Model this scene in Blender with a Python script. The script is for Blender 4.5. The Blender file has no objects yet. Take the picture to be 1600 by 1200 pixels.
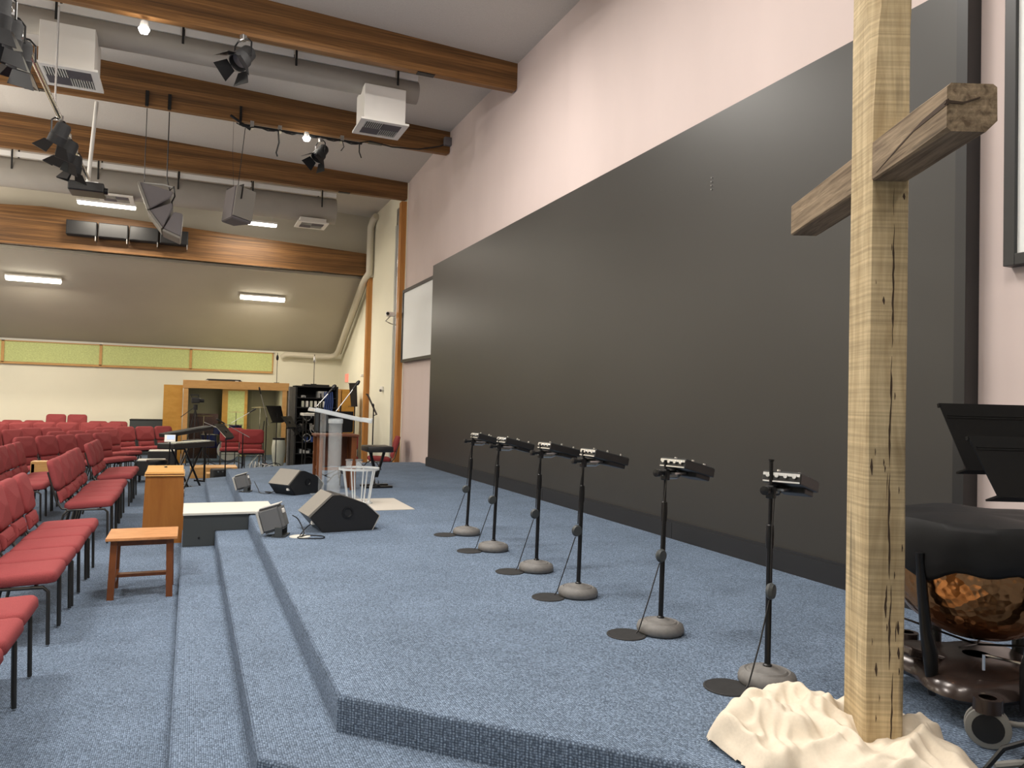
import bpy, bmesh, math, random
from mathutils import Vector, Matrix
random.seed(7)
PI=math.pi; sin=math.sin; cos=math.cos
S=bpy.context.scene; C=S.collection
# ---------------------------------------------------------------- camera
cam=bpy.data.cameras.new('camera'); co=bpy.data.objects.new('camera',cam); C.objects.link(co)
cam.sensor_fit='HORIZONTAL'; cam.sensor_width=36; cam.lens=1180*36/1600; cam.clip_start=.05; cam.clip_end=200
R=((0.91956079,0.0345494,0.39142597),(-0.39208788,0.01481048,0.91980854),(0.02598162,-0.99929324,0.02716553))
M=Matrix(((R[0][0],-R[0][1],-R[0][2],0),(R[1][0],-R[1][1],-R[1][2],0),(R[2][0],-R[2][1],-R[2][2],1.66),(0,0,0,1)))
co.matrix_world=M; S.camera=co
# ---------------------------------------------------------------- light and exposure
S.view_settings.view_transform='Standard'; S.view_settings.look='None'
S.view_settings.exposure=0.38; S.view_settings.gamma=1; S.view_settings.use_curve_mapping=False
w=bpy.data.worlds.new('world'); S.world=w; w.use_nodes=True
w.node_tree.nodes['Background'].inputs[0].default_value=(.8,.8,.82,1); w.node_tree.nodes['Background'].inputs[1].default_value=.25
def area(name,loc,sx,sy,power,col,rot=(0,0,0)):
    l=bpy.data.lights.new(name,'AREA'); l.shape='RECTANGLE'; l.size=sx; l.size_y=sy; l.energy=power; l.color=col
    o=bpy.data.objects.new(name,l); C.objects.link(o); o.location=loc; o.rotation_euler=rot; return o
WHITE=(1,.95,.88); WARM=(1,.90,.75)
# ceiling fixtures over the stage, above the frame; nave lights are added fill
area('stage_flood_light',(1.0,4.8,6.5),1.8,.8,150,WHITE)
area('stage_flood_light',(1.3,8.6,6.45),1.8,.6,170,WHITE)
area('stage_flood_light',(.9,1.0,6.5),1.6,.6,150,WHITE)
area('nave_fill_light',(-3.4,5.0,6.6),1.6,.5,200,WHITE)
area('nave_fill_light',(-6.5,12.5,6.4),2.4,.5,330,WHITE)
area('nave_fill_light',(-6.5,1.0,6.4),2.4,.5,200,WHITE)
# added unseen fill lights facing up to brighten the ceiling, outside the frame
area('ceiling_fill_light',(-2.5,2.0,4.6),4,3,330,(1,.93,.84),(PI,0,0))
area('ceiling_fill_light',(-7.5,12.0,4.2),3,6,520,(1,.93,.84),(PI,0,0))
area('ceiling_fill_light',(-7.5,17.0,3.6),3,3,260,WARM,(PI,0,0))
def spot(name,loc,tgt,power,ang,blend,col,r=.06):
    l=bpy.data.lights.new(name,'SPOT'); l.energy=power; l.spot_size=math.radians(ang); l.spot_blend=blend; l.color=col; l.shadow_soft_size=r
    o=bpy.data.objects.new(name,l); C.objects.link(o); o.location=loc
    o.rotation_euler=(Vector(tgt)-Vector(loc)).to_track_quat('-Z','Y').to_euler(); return o
spot('stage_spot_light',(-5.5,4.0,5.9),(4.3,8.4,4.6),190,46,.35,(1,.92,.88))
spot('stage_spot_light',(-5.2,6.5,5.9),(4.3,11.6,4.4),280,46,.35,(1,.92,.88))
spot('stage_spot_light',(1.6,-3.8,5.6),(2.8,2.0,1.6),170,60,.7,(1,.93,.84),.2)
# ---------------------------------------------------------------- materials
def mat(name,col,rough=.6,metal=0,spec=.5,**k):
    m=bpy.data.materials.new(name); m.use_nodes=True; b=m.node_tree.nodes['Principled BSDF']
    b.inputs['Base Color'].default_value=(*col,1); b.inputs['Roughness'].default_value=rough; b.inputs['Metallic'].default_value=metal
    b.inputs['Specular IOR Level'].default_value=spec
    if 'emit' in k: b.inputs['Emission Color'].default_value=(*k['emit'],1); b.inputs['Emission Strength'].default_value=k['es']
    if 'trans' in k: b.inputs['Transmission Weight'].default_value=k['trans']; b.inputs['IOR'].default_value=k.get('ior',1.45)
    nt=m.node_tree; N=nt.nodes; L=nt.links
    n=k.get('noise')
    tc=N.new('ShaderNodeTexCoord')
    if n:   # (scale vector, strength of colour change, bump)
        mp=N.new('ShaderNodeMapping'); mp.inputs['Scale'].default_value=n[0]; L.new(tc.outputs['Object'],mp.inputs[0])
        t=N.new('ShaderNodeTexNoise'); t.inputs['Scale'].default_value=1; t.inputs['Detail'].default_value=4; L.new(mp.outputs[0],t.inputs[0])
        r=N.new('ShaderNodeValToRGB'); a=n[1]
        r.color_ramp.elements[0].position=.3; r.color_ramp.elements[1].position=.7
        r.color_ramp.elements[0].color=(*[max(0,c*(1-a)) for c in col],1); r.color_ramp.elements[1].color=(*[min(1,c*(1+a)) for c in col],1)
        L.new(t.outputs[0],r.inputs[0]); L.new(r.outputs[0],b.inputs['Base Color'])
        if n[2]:
            bp=N.new('ShaderNodeBump'); bp.inputs['Strength'].default_value=n[2]; bp.inputs['Distance'].default_value=.004
            L.new(t.outputs[0],bp.inputs['Height']); L.new(bp.outputs[0],b.inputs['Normal'])
    return m
def wood(name,c1,c2,scale,rough=.45,lam=0,bump=.1,axis=2,spec=.4):
    """grain stretched along x (scale small in x); lam = lamination height"""
    m=bpy.data.materials.new(name); m.use_nodes=True; nt=m.node_tree; N=nt.nodes; L=nt.links; b=N['Principled BSDF']
    b.inputs['Roughness'].default_value=rough; b.inputs['Specular IOR Level'].default_value=spec
    tc=N.new('ShaderNodeTexCoord'); mp=N.new('ShaderNodeMapping'); mp.inputs['Scale'].default_value=scale; L.new(tc.outputs['Object'],mp.inputs[0])
    t=N.new('ShaderNodeTexNoise'); t.inputs['Scale'].default_value=1; t.inputs['Detail'].default_value=6; t.inputs['Roughness'].default_value=.65; t.inputs['Distortion'].default_value=.6
    L.new(mp.outputs[0],t.inputs[0])
    r=N.new('ShaderNodeValToRGB'); r.color_ramp.elements[0].position=.32; r.color_ramp.elements[1].position=.68
    r.color_ramp.elements[0].color=(*c1,1); r.color_ramp.elements[1].color=(*c2,1); L.new(t.outputs[0],r.inputs[0])
    out=r.outputs[0]
    if lam:
        sp=N.new('ShaderNodeSeparateXYZ'); L.new(tc.outputs['Object'],sp.inputs[0])
        d=N.new('ShaderNodeMath'); d.operation='DIVIDE'; d.inputs[1].default_value=lam; L.new(sp.outputs[2],d.inputs[0])
        fl=N.new('ShaderNodeMath'); fl.operation='FLOOR'; L.new(d.outputs[0],fl.inputs[0])
        wn=N.new('ShaderNodeTexWhiteNoise'); wn.noise_dimensions='1D'; L.new(fl.outputs[0],wn.inputs['W'])
        mr=N.new('ShaderNodeMapRange'); mr.inputs[3].default_value=.72; mr.inputs[4].default_value=1.25; L.new(wn.outputs[0],mr.inputs[0])
        fr=N.new('ShaderNodeMath'); fr.operation='FRACT'; L.new(d.outputs[0],fr.inputs[0])
        gt=N.new('ShaderNodeMath'); gt.operation='GREATER_THAN'; gt.inputs[1].default_value=.1; L.new(fr.outputs[0],gt.inputs[0])
        mg=N.new('ShaderNodeMapRange'); mg.inputs[3].default_value=.7; mg.inputs[4].default_value=1; L.new(gt.outputs[0],mg.inputs[0])
        mu=N.new('ShaderNodeMath'); mu.operation='MULTIPLY'; L.new(mr.outputs[0],mu.inputs[0]); L.new(mg.outputs[0],mu.inputs[1])
        vm=N.new('ShaderNodeVectorMath'); vm.operation='SCALE'; L.new(out,vm.inputs[0]); L.new(mu.outputs[0],vm.inputs['Scale']); out=vm.outputs[0]
    L.new(out,b.inputs['Base Color'])
    bp=N.new('ShaderNodeBump'); bp.inputs['Strength'].default_value=bump; bp.inputs['Distance'].default_value=.003
    L.new(t.outputs[0],bp.inputs['Height']); L.new(bp.outputs[0],b.inputs['Normal'])
    return m
def carpet(name):
    m=bpy.data.materials.new(name); m.use_nodes=True; nt=m.node_tree; N=nt.nodes; L=nt.links; b=N['Principled BSDF']
    b.inputs['Roughness'].default_value=.95; b.inputs['Specular IOR Level'].default_value=.15
    tc=N.new('ShaderNodeTexCoord'); mp=N.new('ShaderNodeMapping'); mp.inputs['Scale'].default_value=(112,84,100); mp.inputs['Rotation'].default_value=(0,0,.0)
    L.new(tc.outputs['Object'],mp.inputs[0])
    v=N.new('ShaderNodeTexVoronoi'); v.inputs['Scale'].default_value=1; v.inputs['Randomness'].default_value=.32; L.new(mp.outputs[0],v.inputs[0])
    r=N.new('ShaderNodeValToRGB'); e=r.color_ramp.elements
    e[0].position=.12; e[0].color=(.228,.300,.405,1); e[1].position=.60; e[1].color=(.068,.092,.135,1)
    L.new(v.outputs['Distance'],r.inputs[0])
    # odd bright and dark yarns
    hs=N.new('ShaderNodeSeparateColor'); L.new(v.outputs['Color'],hs.inputs[0])
    mr=N.new('ShaderNodeMapRange'); mr.inputs[3].default_value=.75; mr.inputs[4].default_value=1.28; L.new(hs.outputs[0],mr.inputs[0])
    n=N.new('ShaderNodeTexNoise'); n.inputs['Scale'].default_value=2.2; n.inputs['Detail'].default_value=3; L.new(tc.outputs['Object'],n.inputs[0])
    m2=N.new('ShaderNodeMapRange'); m2.inputs[1].default_value=.3; m2.inputs[2].default_value=.7; m2.inputs[3].default_value=.9; m2.inputs[4].default_value=1.1; L.new(n.outputs[0],m2.inputs[0])
    mu=N.new('ShaderNodeMath'); mu.operation='MULTIPLY'; L.new(mr.outputs[0],mu.inputs[0]); L.new(m2.outputs[0],mu.inputs[1])
    vm=N.new('ShaderNodeVectorMath'); vm.operation='SCALE'; L.new(r.outputs[0],vm.inputs[0]); L.new(mu.outputs[0],vm.inputs['Scale'])
    L.new(vm.outputs[0],b.inputs['Base Color'])
    bp=N.new('ShaderNodeBump'); bp.invert=True; bp.inputs['Strength'].default_value=.7; bp.inputs['Distance'].default_value=.004
    L.new(v.outputs['Distance'],bp.inputs['Height']); L.new(bp.outputs[0],b.inputs['Normal'])
    return m
CARPET=carpet('blue_carpet')
PINK=mat('pink_wall',(.575,.482,.46),.75,noise=((1.5,1.5,.5),.03,.0),spec=.2)
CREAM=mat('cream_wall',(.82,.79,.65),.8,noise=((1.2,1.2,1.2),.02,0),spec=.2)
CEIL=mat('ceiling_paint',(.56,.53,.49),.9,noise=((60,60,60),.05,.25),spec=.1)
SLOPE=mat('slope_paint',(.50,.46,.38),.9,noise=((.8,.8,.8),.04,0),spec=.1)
GLULAM=wood('glulam',(.095,.042,.013),(.27,.130,.042),(.8,14,34),.5,lam=.042)
POST=wood('post_wood',(.38,.15,.035),(.52,.24,.06),(14,14,.9),.45)
BLACKWALL=mat('dark_panel',(.036,.034,.031),.42,noise=((.5,.5,.5),.06,0),spec=.45)
BLACK=mat('black_plastic',(.012,.012,.013),.4)
BLACKM=mat('black_metal',(.010,.010,.011),.35,.3)
MATTE=mat('matt_black',(.016,.016,.017),.75,noise=((30,30,30),.2,0))
SKIRT=mat('skirting_black',(.010,.011,.014),.6)
RED=mat('red_fabric',(.27,.055,.058),.9,noise=((220,220,220),.16,.5),spec=.2)
RED2=mat('maroon_fabric',(.22,.036,.038),.9,noise=((220,220,220),.16,.5),spec=.2)
LEG=mat('chair_metal',(.05,.048,.045),.35,.6)
CHROME=mat('chrome',(.75,.75,.75),.18,1)
ALU=mat('brushed_metal',(.62,.62,.62),.3,1)
WHITEP=mat('white_paint',(.80,.78,.74),.6)
LITGAP=mat('lit_gap_white',(.93,.92,.89),.5)  # white that imitates the brightly lit gap over the ducts
OFFW=mat('off_white',(.62,.61,.55),.7)
DUCT=mat('duct_paint',(.36,.335,.30),.7,noise=((3,3,3),.04,0))
PIPE=mat('painted_pipe',(.66,.61,.50),.55)
BASE=mat('cast_base',(.16,.155,.15),.6,noise=((40,40,40),.12,.2))
GREYSPK=mat('grey_speaker',(.15,.135,.14),.6)
DKGREY=mat('dark_grey_case',(.045,.052,.055),.5)
GRILLE=mat('speaker_grille',(.23,.215,.19),.55,.2,noise=((400,400,400),.25,.5))
LIGHTG=mat('light_grey_plastic',(.45,.45,.43),.5)
GREY=mat('mid_grey_plastic',(.13,.135,.14),.5)
GREEN=mat('green_fabric',(.56,.62,.27),.95,noise=((28,28,40),.14,.3))
BLOND=wood('blond_wood',(.50,.27,.09),(.60,.35,.13),(3,3,12),.45)
OCHRE=wood('ochre_wood',(.48,.24,.035),(.58,.31,.06),(4,4,9),.5)
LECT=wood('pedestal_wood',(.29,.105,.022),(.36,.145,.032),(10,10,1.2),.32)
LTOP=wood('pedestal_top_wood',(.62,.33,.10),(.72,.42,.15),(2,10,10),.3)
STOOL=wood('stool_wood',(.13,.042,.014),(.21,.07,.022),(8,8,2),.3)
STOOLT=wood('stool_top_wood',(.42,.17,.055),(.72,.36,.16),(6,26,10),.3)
BROWN=wood('brown_wood',(.09,.03,.015),(.15,.05,.024),(9,9,1.5),.35)
CLOTH=mat('cream_cloth',(.66,.585,.48),.9,noise=((90,90,90),.03,.15),spec=.2)
EDGE=mat('acrylic_edge',(.86,.90,.92),.15,trans=.45,ior=1.3)
MILK=mat('milky_acrylic',(.80,.84,.86),.12); MILK.node_tree.nodes['Principled BSDF'].inputs['Alpha'].default_value=.13
GLASS=mat('clear_acrylic',(.97,.99,.99),.03,trans=1,ior=1.3)
TINT=mat('booth_glass',(.9,.92,.88),.02,trans=1,ior=1.2)
STANDB=mat('stand_black',(.004,.004,.0045),.5,spec=.2)
COPPER=mat('hammered_copper',(.50,.23,.09),.2,1)
nt=COPPER.node_tree; tv=nt.nodes.new('ShaderNodeTexVoronoi'); tv.inputs['Scale'].default_value=34; bp=nt.nodes.new('ShaderNodeBump'); bp.inputs['Strength'].default_value=.55; bp.inputs['Distance'].default_value=.006
tc=nt.nodes.new('ShaderNodeTexCoord'); nt.links.new(tc.outputs['Object'],tv.inputs[0]); nt.links.new(tv.outputs['Distance'],bp.inputs['Height']); nt.links.new(bp.outputs[0],nt.nodes['Principled BSDF'].inputs['Normal'])
CAST=mat('brown_casting',(.042,.030,.027),.22,.2)
COVER=mat('black_vinyl',(.009,.0095,.011),.55,noise=((6,6,6),.2,.4),spec=.25)
RUBBER=mat('grey_rubber',(.22,.22,.21),.6)
TUBE=mat('lit_diffuser',(1,1,1),.5,emit=(1,.95,.85),es=9)
LAMP=mat('lamp_lens',(1,1,1),.5,emit=(1,.93,.82),es=60)
SCREEN=mat('projection_screen',(.80,.82,.82),.75,spec=.1)
TABLET=mat('tablet_screen',(.4,.5,.7),.3,emit=(.6,.72,1),es=.3)
EXITM=mat('red_sign',(.75,.25,.20),.5,emit=(1,.3,.2),es=.35)
BLUE=mat('blue_lacquer',(.02,.03,.14),.2)
BLUEC=mat('blue_cable',(.02,.06,.25),.6)
BRASS=mat('cymbal_brass',(.55,.45,.25),.3,1)
DRUMH=mat('drum_head',(.72,.70,.66),.6)
CURT=mat('brown_panel',(.045,.018,.015),.7)
BOOTHW=mat('booth_inner_wall',(.30,.28,.19),.9)
PAPER=mat('paper',(.62,.63,.52),.8)
CHAIRMAT=mat('clear_floor_mat',(.56,.52,.46),.45)
# oak for the cross: saw marks across, grain, dark stains
def oak(name,c1,c2,scale,rot=(0,0,0),saw=60):
    m=wood(name,c1,c2,scale,.7,bump=.5,spec=.2); nt=m.node_tree; N=nt.nodes; L=nt.links; b=N['Principled BSDF']
    tc=N.new('ShaderNodeTexCoord'); base=b.inputs['Base Color'].links[0].from_socket
    mp=N.new('ShaderNodeMapping'); mp.inputs['Rotation'].default_value=(rot[0],rot[1]+.12,rot[2]); mp.inputs['Scale'].default_value=(1,1,saw); L.new(tc.outputs['Object'],mp.inputs[0])
    t=N.new('ShaderNodeTexNoise'); t.inputs['Scale'].default_value=1.6; t.inputs['Detail'].default_value=3; L.new(mp.outputs[0],t.inputs[0])
    mr=N.new('ShaderNodeMapRange'); mr.inputs[1].default_value=.35; mr.inputs[2].default_value=.65; mr.inputs[3].default_value=.80; mr.inputs[4].default_value=1.13; L.new(t.outputs[0],mr.inputs[0])
    m3=N.new('ShaderNodeMapping'); m3.inputs['Scale'].default_value=tuple(s*.5 for s in scale); L.new(tc.outputs['Object'],m3.inputs[0])
    t3=N.new('ShaderNodeTexNoise'); t3.inputs['Scale'].default_value=1; t3.inputs['Detail'].default_value=2; L.new(m3.outputs[0],t3.inputs[0])
    r3=N.new('ShaderNodeMapRange'); r3.inputs[1].default_value=.66; r3.inputs[2].default_value=.74; r3.inputs[3].default_value=1; r3.inputs[4].default_value=.42; L.new(t3.outputs[0],r3.inputs[0])
    mu=N.new('ShaderNodeMath'); mu.operation='MULTIPLY'; L.new(mr.outputs[0],mu.inputs[0]); L.new(r3.outputs[0],mu.inputs[1])
    vm=N.new('ShaderNodeVectorMath'); vm.operation='SCALE'; L.new(base,vm.inputs[0]); L.new(mu.outputs[0],vm.inputs['Scale']); L.new(vm.outputs[0],b.inputs['Base Color'])
    return m
OAK=oak('oak_post',(.36,.27,.15),(.56,.45,.28),(24,24,2.2))
OAKB=oak('oak_bar',(.105,.072,.045),(.33,.25,.165),(38,2.6,38),(PI/2,0,0),60)
# ---------------------------------------------------------------- mesh helpers
def newbm(): return bmesh.new()
def T(v,m): return m@Vector(v)
I4=Matrix.Identity(4)
def box(bm,c,s,m=I4,bev=0,seg=2):
    t=bmesh.new(); bmesh.ops.create_cube(t,size=1)
    for v in t.verts: v.co=Vector((v.co.x*s[0],v.co.y*s[1],v.co.z*s[2]))
    if bev: bmesh.ops.bevel(t,geom=t.edges[:],offset=bev,segments=seg,profile=.5,affect='EDGES')
    for v in t.verts: v.co=m@(v.co+Vector(c))
    merge(bm,t)
def merge(bm,t):
    me=bpy.data.meshes.new('tmp'); t.to_mesh(me); t.free(); bm.from_mesh(me); bpy.data.meshes.remove(me)
def bb(bm,x0,x1,y0,y1,z0,z1,bev=0,m=I4): box(bm,((x0+x1)/2,(y0+y1)/2,(z0+z1)/2),(abs(x1-x0),abs(y1-y0),abs(z1-z0)),m,bev)
def tube(bm,pts,r,seg=8,m=I4,cap=True):
    pts=[Vector(p) for p in pts]; n=len(pts); rs=r if isinstance(r,(list,tuple)) else [r]*n; rings=[]; up=None
    for i,p in enumerate(pts):
        d=(pts[min(i+1,n-1)]-pts[max(i-1,0)]).normalized()
        if up is None or abs(up.dot(d))>.97: up=Vector((0,0,1)) if abs(d.z)<.9 else Vector((1,0,0))
        a=d.cross(up).normalized(); b=a.cross(d).normalized(); up=b
        rings.append([bm.verts.new(m@(p+(a*cos(2*PI*k/seg)+b*sin(2*PI*k/seg))*rs[i])) for k in range(seg)])
    for i in range(n-1):
        for k in range(seg):
            bm.faces.new((rings[i][k],rings[i][(k+1)%seg],rings[i+1][(k+1)%seg],rings[i+1][k]))
    if cap:
        bm.faces.new(rings[0][::-1]); bm.faces.new(rings[-1])
def lathe(bm,prof,seg=32,c=(0,0,0),m=I4):
    rings=[]
    for (r,z) in prof:
        if r<1e-5: rings.append([bm.verts.new(m@Vector((c[0],c[1],c[2]+z)))])
        else: rings.append([bm.verts.new(m@Vector((c[0]+r*cos(2*PI*k/seg),c[1]+r*sin(2*PI*k/seg),c[2]+z))) for k in range(seg)])
    for a,b in zip(rings,rings[1:]):
        for k in range(seg):
            k2=(k+1)%seg
            if len(a)==1 and len(b)==1: continue
            if len(a)==1: bm.faces.new((a[0],b[k],b[k2]))
            elif len(b)==1: bm.faces.new((a[k],a[k2],b[0]))
            else: bm.faces.new((a[k],a[k2],b[k2],b[k]))
def cyl(bm,c,r,h,seg=20,m=I4): lathe(bm,[(0,0),(r,0),(r,h),(0,h)],seg,c,m)
def prism(bm,poly,axis,a0,a1,m=I4):
    """poly of (u,v); axis 'x': (a,u,v) 'y': (u,a,v) 'z': (u,v,a)"""
    f={'x':lambda u,v,a:(a,u,v),'y':lambda u,v,a:(u,a,v),'z':lambda u,v,a:(u,v,a)}[axis]
    A=[bm.verts.new(m@Vector(f(u,v,a0))) for u,v in poly]; B=[bm.verts.new(m@Vector(f(u,v,a1))) for u,v in poly]; n=len(poly)
    bm.faces.new(A); bm.faces.new(B[::-1])
    for i in range(n): bm.faces.new((A[i],B[i],B[(i+1)%n],A[(i+1)%n]))
def obj(name,bm,m,parent=None,smooth=False,world=False,label=None,kind=None):
    bmesh.ops.recalc_face_normals(bm,faces=bm.faces[:])
    if world and parent is not None:
        r=parent
        mw=Matrix.Identity(4)
        while r is not None: mw=Matrix.LocRotScale(r.location,r.rotation_euler,r.scale)@mw; r=r.parent
        bm.transform(mw.inverted())
    me=bpy.data.meshes.new(name); bm.to_mesh(me); bm.free()
    if smooth:
        for p in me.polygons: p.use_smooth=True
        try: me.set_sharp_from_angle(angle=math.radians(smooth if smooth is not True else 40))
        except Exception: pass
    me.materials.append(m); o=bpy.data.objects.new(name,me); C.objects.link(o); o.parent=parent
    if label: o['label']=label
    if kind: o['kind']=kind
    return o
def thing(name,label,cat,loc=(0,0,0),rz=0,group=None):
    o=bpy.data.objects.new(name,None); C.objects.link(o); o.empty_display_size=.1
    o.location=loc; o.rotation_euler=(0,0,rz); o['label']=label; o['category']=cat
    if group: o['group']=group
    return o
def tag(o,label,cat,group=None):
    o['label']=label; o['category']=cat
    if group: o['group']=group
    return o
def struct(name,bm,m,parent=None,smooth=False):
    o=obj(name,bm,m,parent,smooth)
    if parent is None: o['kind']='structure'
    return o
def dup(root,loc,rz,label,group=None):
    r=root.copy(); C.objects.link(r); r.location=loc; r.rotation_euler=(0,0,rz); r['label']=label
    if group: r['group']=group
    def rec(a,b):
        for ch in list(a.children):
            c=ch.copy(); C.objects.link(c); c.parent=b; rec(ch,c)
    rec(root,r); return r
ORD=['first','second','third','fourth','fifth','sixth','seventh','eighth']
XW=4.32      # the stage wall
# ---------------------------------------------------------------- floor, stage, steps
b=newbm(); bb(b,-11,4.6,-6,24.2,-.15,0); struct('floor',b,CARPET)
def platform(x0,yn,yf,zt,zb=0):   # octagonal step outline; x+y along the near chamfer constant
    return [(x0,yn),(x0,yf),(x0+(14.8-yf)*1.55,14.8+(.45-zt)*2.1),(XW,14.8+(.45-zt)*2.1),(XW,max(-5.9,yn-(XW-x0)))]
def stage(name,x0,yn,yf,zt,zb):
    b=newbm(); prism(b,platform(x0,yn,yf,zt),'z',zb,zt)
    ed=[e for e in b.edges if abs(e.verts[0].co.z-zt)<1e-4 and abs(e.verts[1].co.z-zt)<1e-4]
    bmesh.ops.bevel(b,geom=ed,offset=.018,segments=3,profile=.5,affect='EDGES'); return struct(name,b,CARPET,smooth=30)
stage('trim_1',-.03,2.89,13.65,.15,.0); stage('trim_2',.28,3.02,13.6,.30,.15); stage('trim_3',.60,3.15,13.55,.45,.30)
# ---------------------------------------------------------------- walls
b=newbm(); bb(b,XW,XW+.2,-6,13.74,0,7.0); bb(b,XW+.02,XW+.2,13.74,16.4,0,7.0); struct('wall_right',b,PINK)
b=newbm(); bb(b,XW,XW+.2,16.4,24.1,0,7.0); struct('wall_right_far',b,CREAM)
b=newbm(); bb(b,-11,XW,23.9,24.1,0,3.3); struct('wall_back',b,CREAM)
b=newbm(); bb(b,-11.2,-11,-6,24.1,0,7); struct('wall_left',b,CREAM)
b=newbm(); bb(b,-11.2,XW+.2,-6.2,-6,0,7.1); struct('wall_front',b,CREAM)
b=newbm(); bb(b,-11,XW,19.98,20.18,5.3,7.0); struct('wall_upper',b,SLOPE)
def cz(x,y):   # ceiling height
    base=6.72 if y<13.5 else 6.72-.07*(y-13.5)/1.0*.85 if y<16.4 else 6.55-.0*(y-16.4)
    base=6.74 if y<13.5 else (6.74-(y-13.5)*.062 if y<16.5 else 6.555)
    return base+.033*(XW-x) if x>-3.2 else base+.033*(XW+3.2)-.033*(-3.2-x)
b=newbm(); ys=[-6,13.5,16.5,20.0]; xs=[XW+.1,-3.2,-11.1]; g=[[b.verts.new((x,y,cz(x,y))) for x in xs] for y in ys]; g2=[[b.verts.new((x,y,cz(x,y)+.15)) for x in xs] for y in ys]
for i in range(3):
    for j in range(2):
        b.faces.new((g[i][j],g[i][j+1],g[i+1][j+1],g[i+1][j])); b.faces.new((g2[i][j],g2[i+1][j],g2[i+1][j+1],g2[i][j+1]))
struct('ceiling',b,CEIL)
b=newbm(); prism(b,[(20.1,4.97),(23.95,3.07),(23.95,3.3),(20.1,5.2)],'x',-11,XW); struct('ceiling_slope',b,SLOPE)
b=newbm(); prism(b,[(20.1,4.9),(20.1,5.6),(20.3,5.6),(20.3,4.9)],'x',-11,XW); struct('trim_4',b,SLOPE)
# trim along the head of the back wall
b=newbm(); bb(b,-11,2.3,23.83,23.9,3.035,3.09); struct('trim_5',b,OFFW)
b=newbm(); bb(b,-11,.4,23.88,23.9,0,.1); struct('baseboard_back',b,MATTE)
# ---------------------------------------------------------------- beams
def beam(y,zb,zt,label,x1=XW,peak=.0):
    t=thing('ceiling_beam',label,'beam',(0,y,0),group=None)
    b=newbm(); top=lambda x: cz(x,y)+.01
    if peak: poly=[(x1,zb),(x1,zt),(-3.2,zt+peak),(-11,zt-.1),(-11,zb)]
    else: poly=[(x1-.03,zb),(x1,zb+.04),(x1,top(x1)),(-3.2,top(-3.2)),(-11,top(-11)),(-11,zb)]
    prism(b,poly,'y',0,.12); obj('glulam_timber',b,GLULAM,t)
    b=newbm(); bb(b,-2.5,-2.2,.01,.11,zb-.012,zb+.001); bb(b,2.8,3.05,.01,.11,zb-.012,zb+.001); obj('bracket_plate',b,BLACKM,t)
    return t
for k,yy in enumerate((.8,3.95,7.1)): beam(yy,6.30,0,['laminated wooden ceiling beam above the near stage corner','laminated wooden ceiling beam above the nearest music stands','laminated wooden ceiling beam just above the top of the picture'][k])
beam(10.25,6.33,0,'nearest visible laminated wooden ceiling beam, ending high on the pink wall')
beam(13.42,6.32,0,'second laminated wooden ceiling beam, carrying the hanging speakers')
beam(16.4,6.17,0,'third laminated wooden ceiling beam, meeting the wooden post on the stage wall')
beam(19.75,4.95,5.52,'warm-lit laminated beam above the sloping ceiling, carrying four black boxes',XW-.02,.33)
# posts on the stage wall
b=newbm(); bb(b,4.2,4.33,16.42,16.62,0,6.14,.004); tag(obj('wall_post',b,POST),'tall wooden post on the wall beside the far projection screen','post')
b=newbm(); bb(b,4.2,4.33,19.7,19.9,0,4.96,.004); tag(obj('wall_post',b,POST),'far wooden post on the cream wall, left of the pale conduit','post')
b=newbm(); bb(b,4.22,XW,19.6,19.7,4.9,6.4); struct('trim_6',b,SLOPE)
# ---------------------------------------------------------------- dark backdrop
t=thing('backdrop_panel','huge dark grey backdrop panel covering most of the pink stage wall','backdrop',(4.26,8.5,.45))
b=newbm(); bb(b,4.2,4.3,3.12,13.88,.62,4.28); obj('panel_face',b,BLACKWALL,t,world=True)
b=newbm(); bb(b,4.195,4.315,3.05,3.12,.45,4.28); obj('end_frame',b,BLACK,t,world=True,label='glossy black end frame')
b=newbm()
for y0,y1 in ((3.05,5.9),(5.905,8.7),(8.705,11.4),(11.405,13.9)): bb(b,4.165,4.3,y0,y1,.45,.60)
bb(b,4.175,4.3,3.05,13.9,.60,.62)
obj('skirting',b,SKIRT,t,world=True,label='black skirting with a thin pale top edge')
b=newbm()
for k in range(4): cyl(b,(0,0,0),.006,.01,8,Matrix.Translation((4.2,5.45,3.72-k*.035))@Matrix.Rotation(-PI/2,4,'Y'))
obj('screw',b,ALU,t,world=True)
# ---------------------------------------------------------------- projection screens
def pscreen(y0,y1,z0,z1,label):
    t=thing('projection_screen',label,'screen',(XW,(y0+y1)/2,z0))
    b=newbm(); bb(b,4.27,4.318,y0+.05,y1-.05,z0+.06,z1-.06); obj('screen_surface',b,SCREEN,t,world=True)
    b=newbm(); f=.065; x0=4.245
    bb(b,x0,4.32,y0,y0+f,z0,z1,.003); bb(b,x0,4.32,y1-f,y1,z0,z1,.003); bb(b,x0,4.32,y0+f,y1-f,z0,z0+f,.003); bb(b,x0,4.32,y0+f,y1-f,z1-f,z1,.003)
    obj('screen_frame',b,BLACK,t,world=True)
pscreen(13.92,16.3,2.52,4.12,'white projection screen in a black frame beyond the dark backdrop')
pscreen(-.9,2.86,2.52,4.55,'white projection screen in a black frame, cut by the right edge of the picture')
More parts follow.
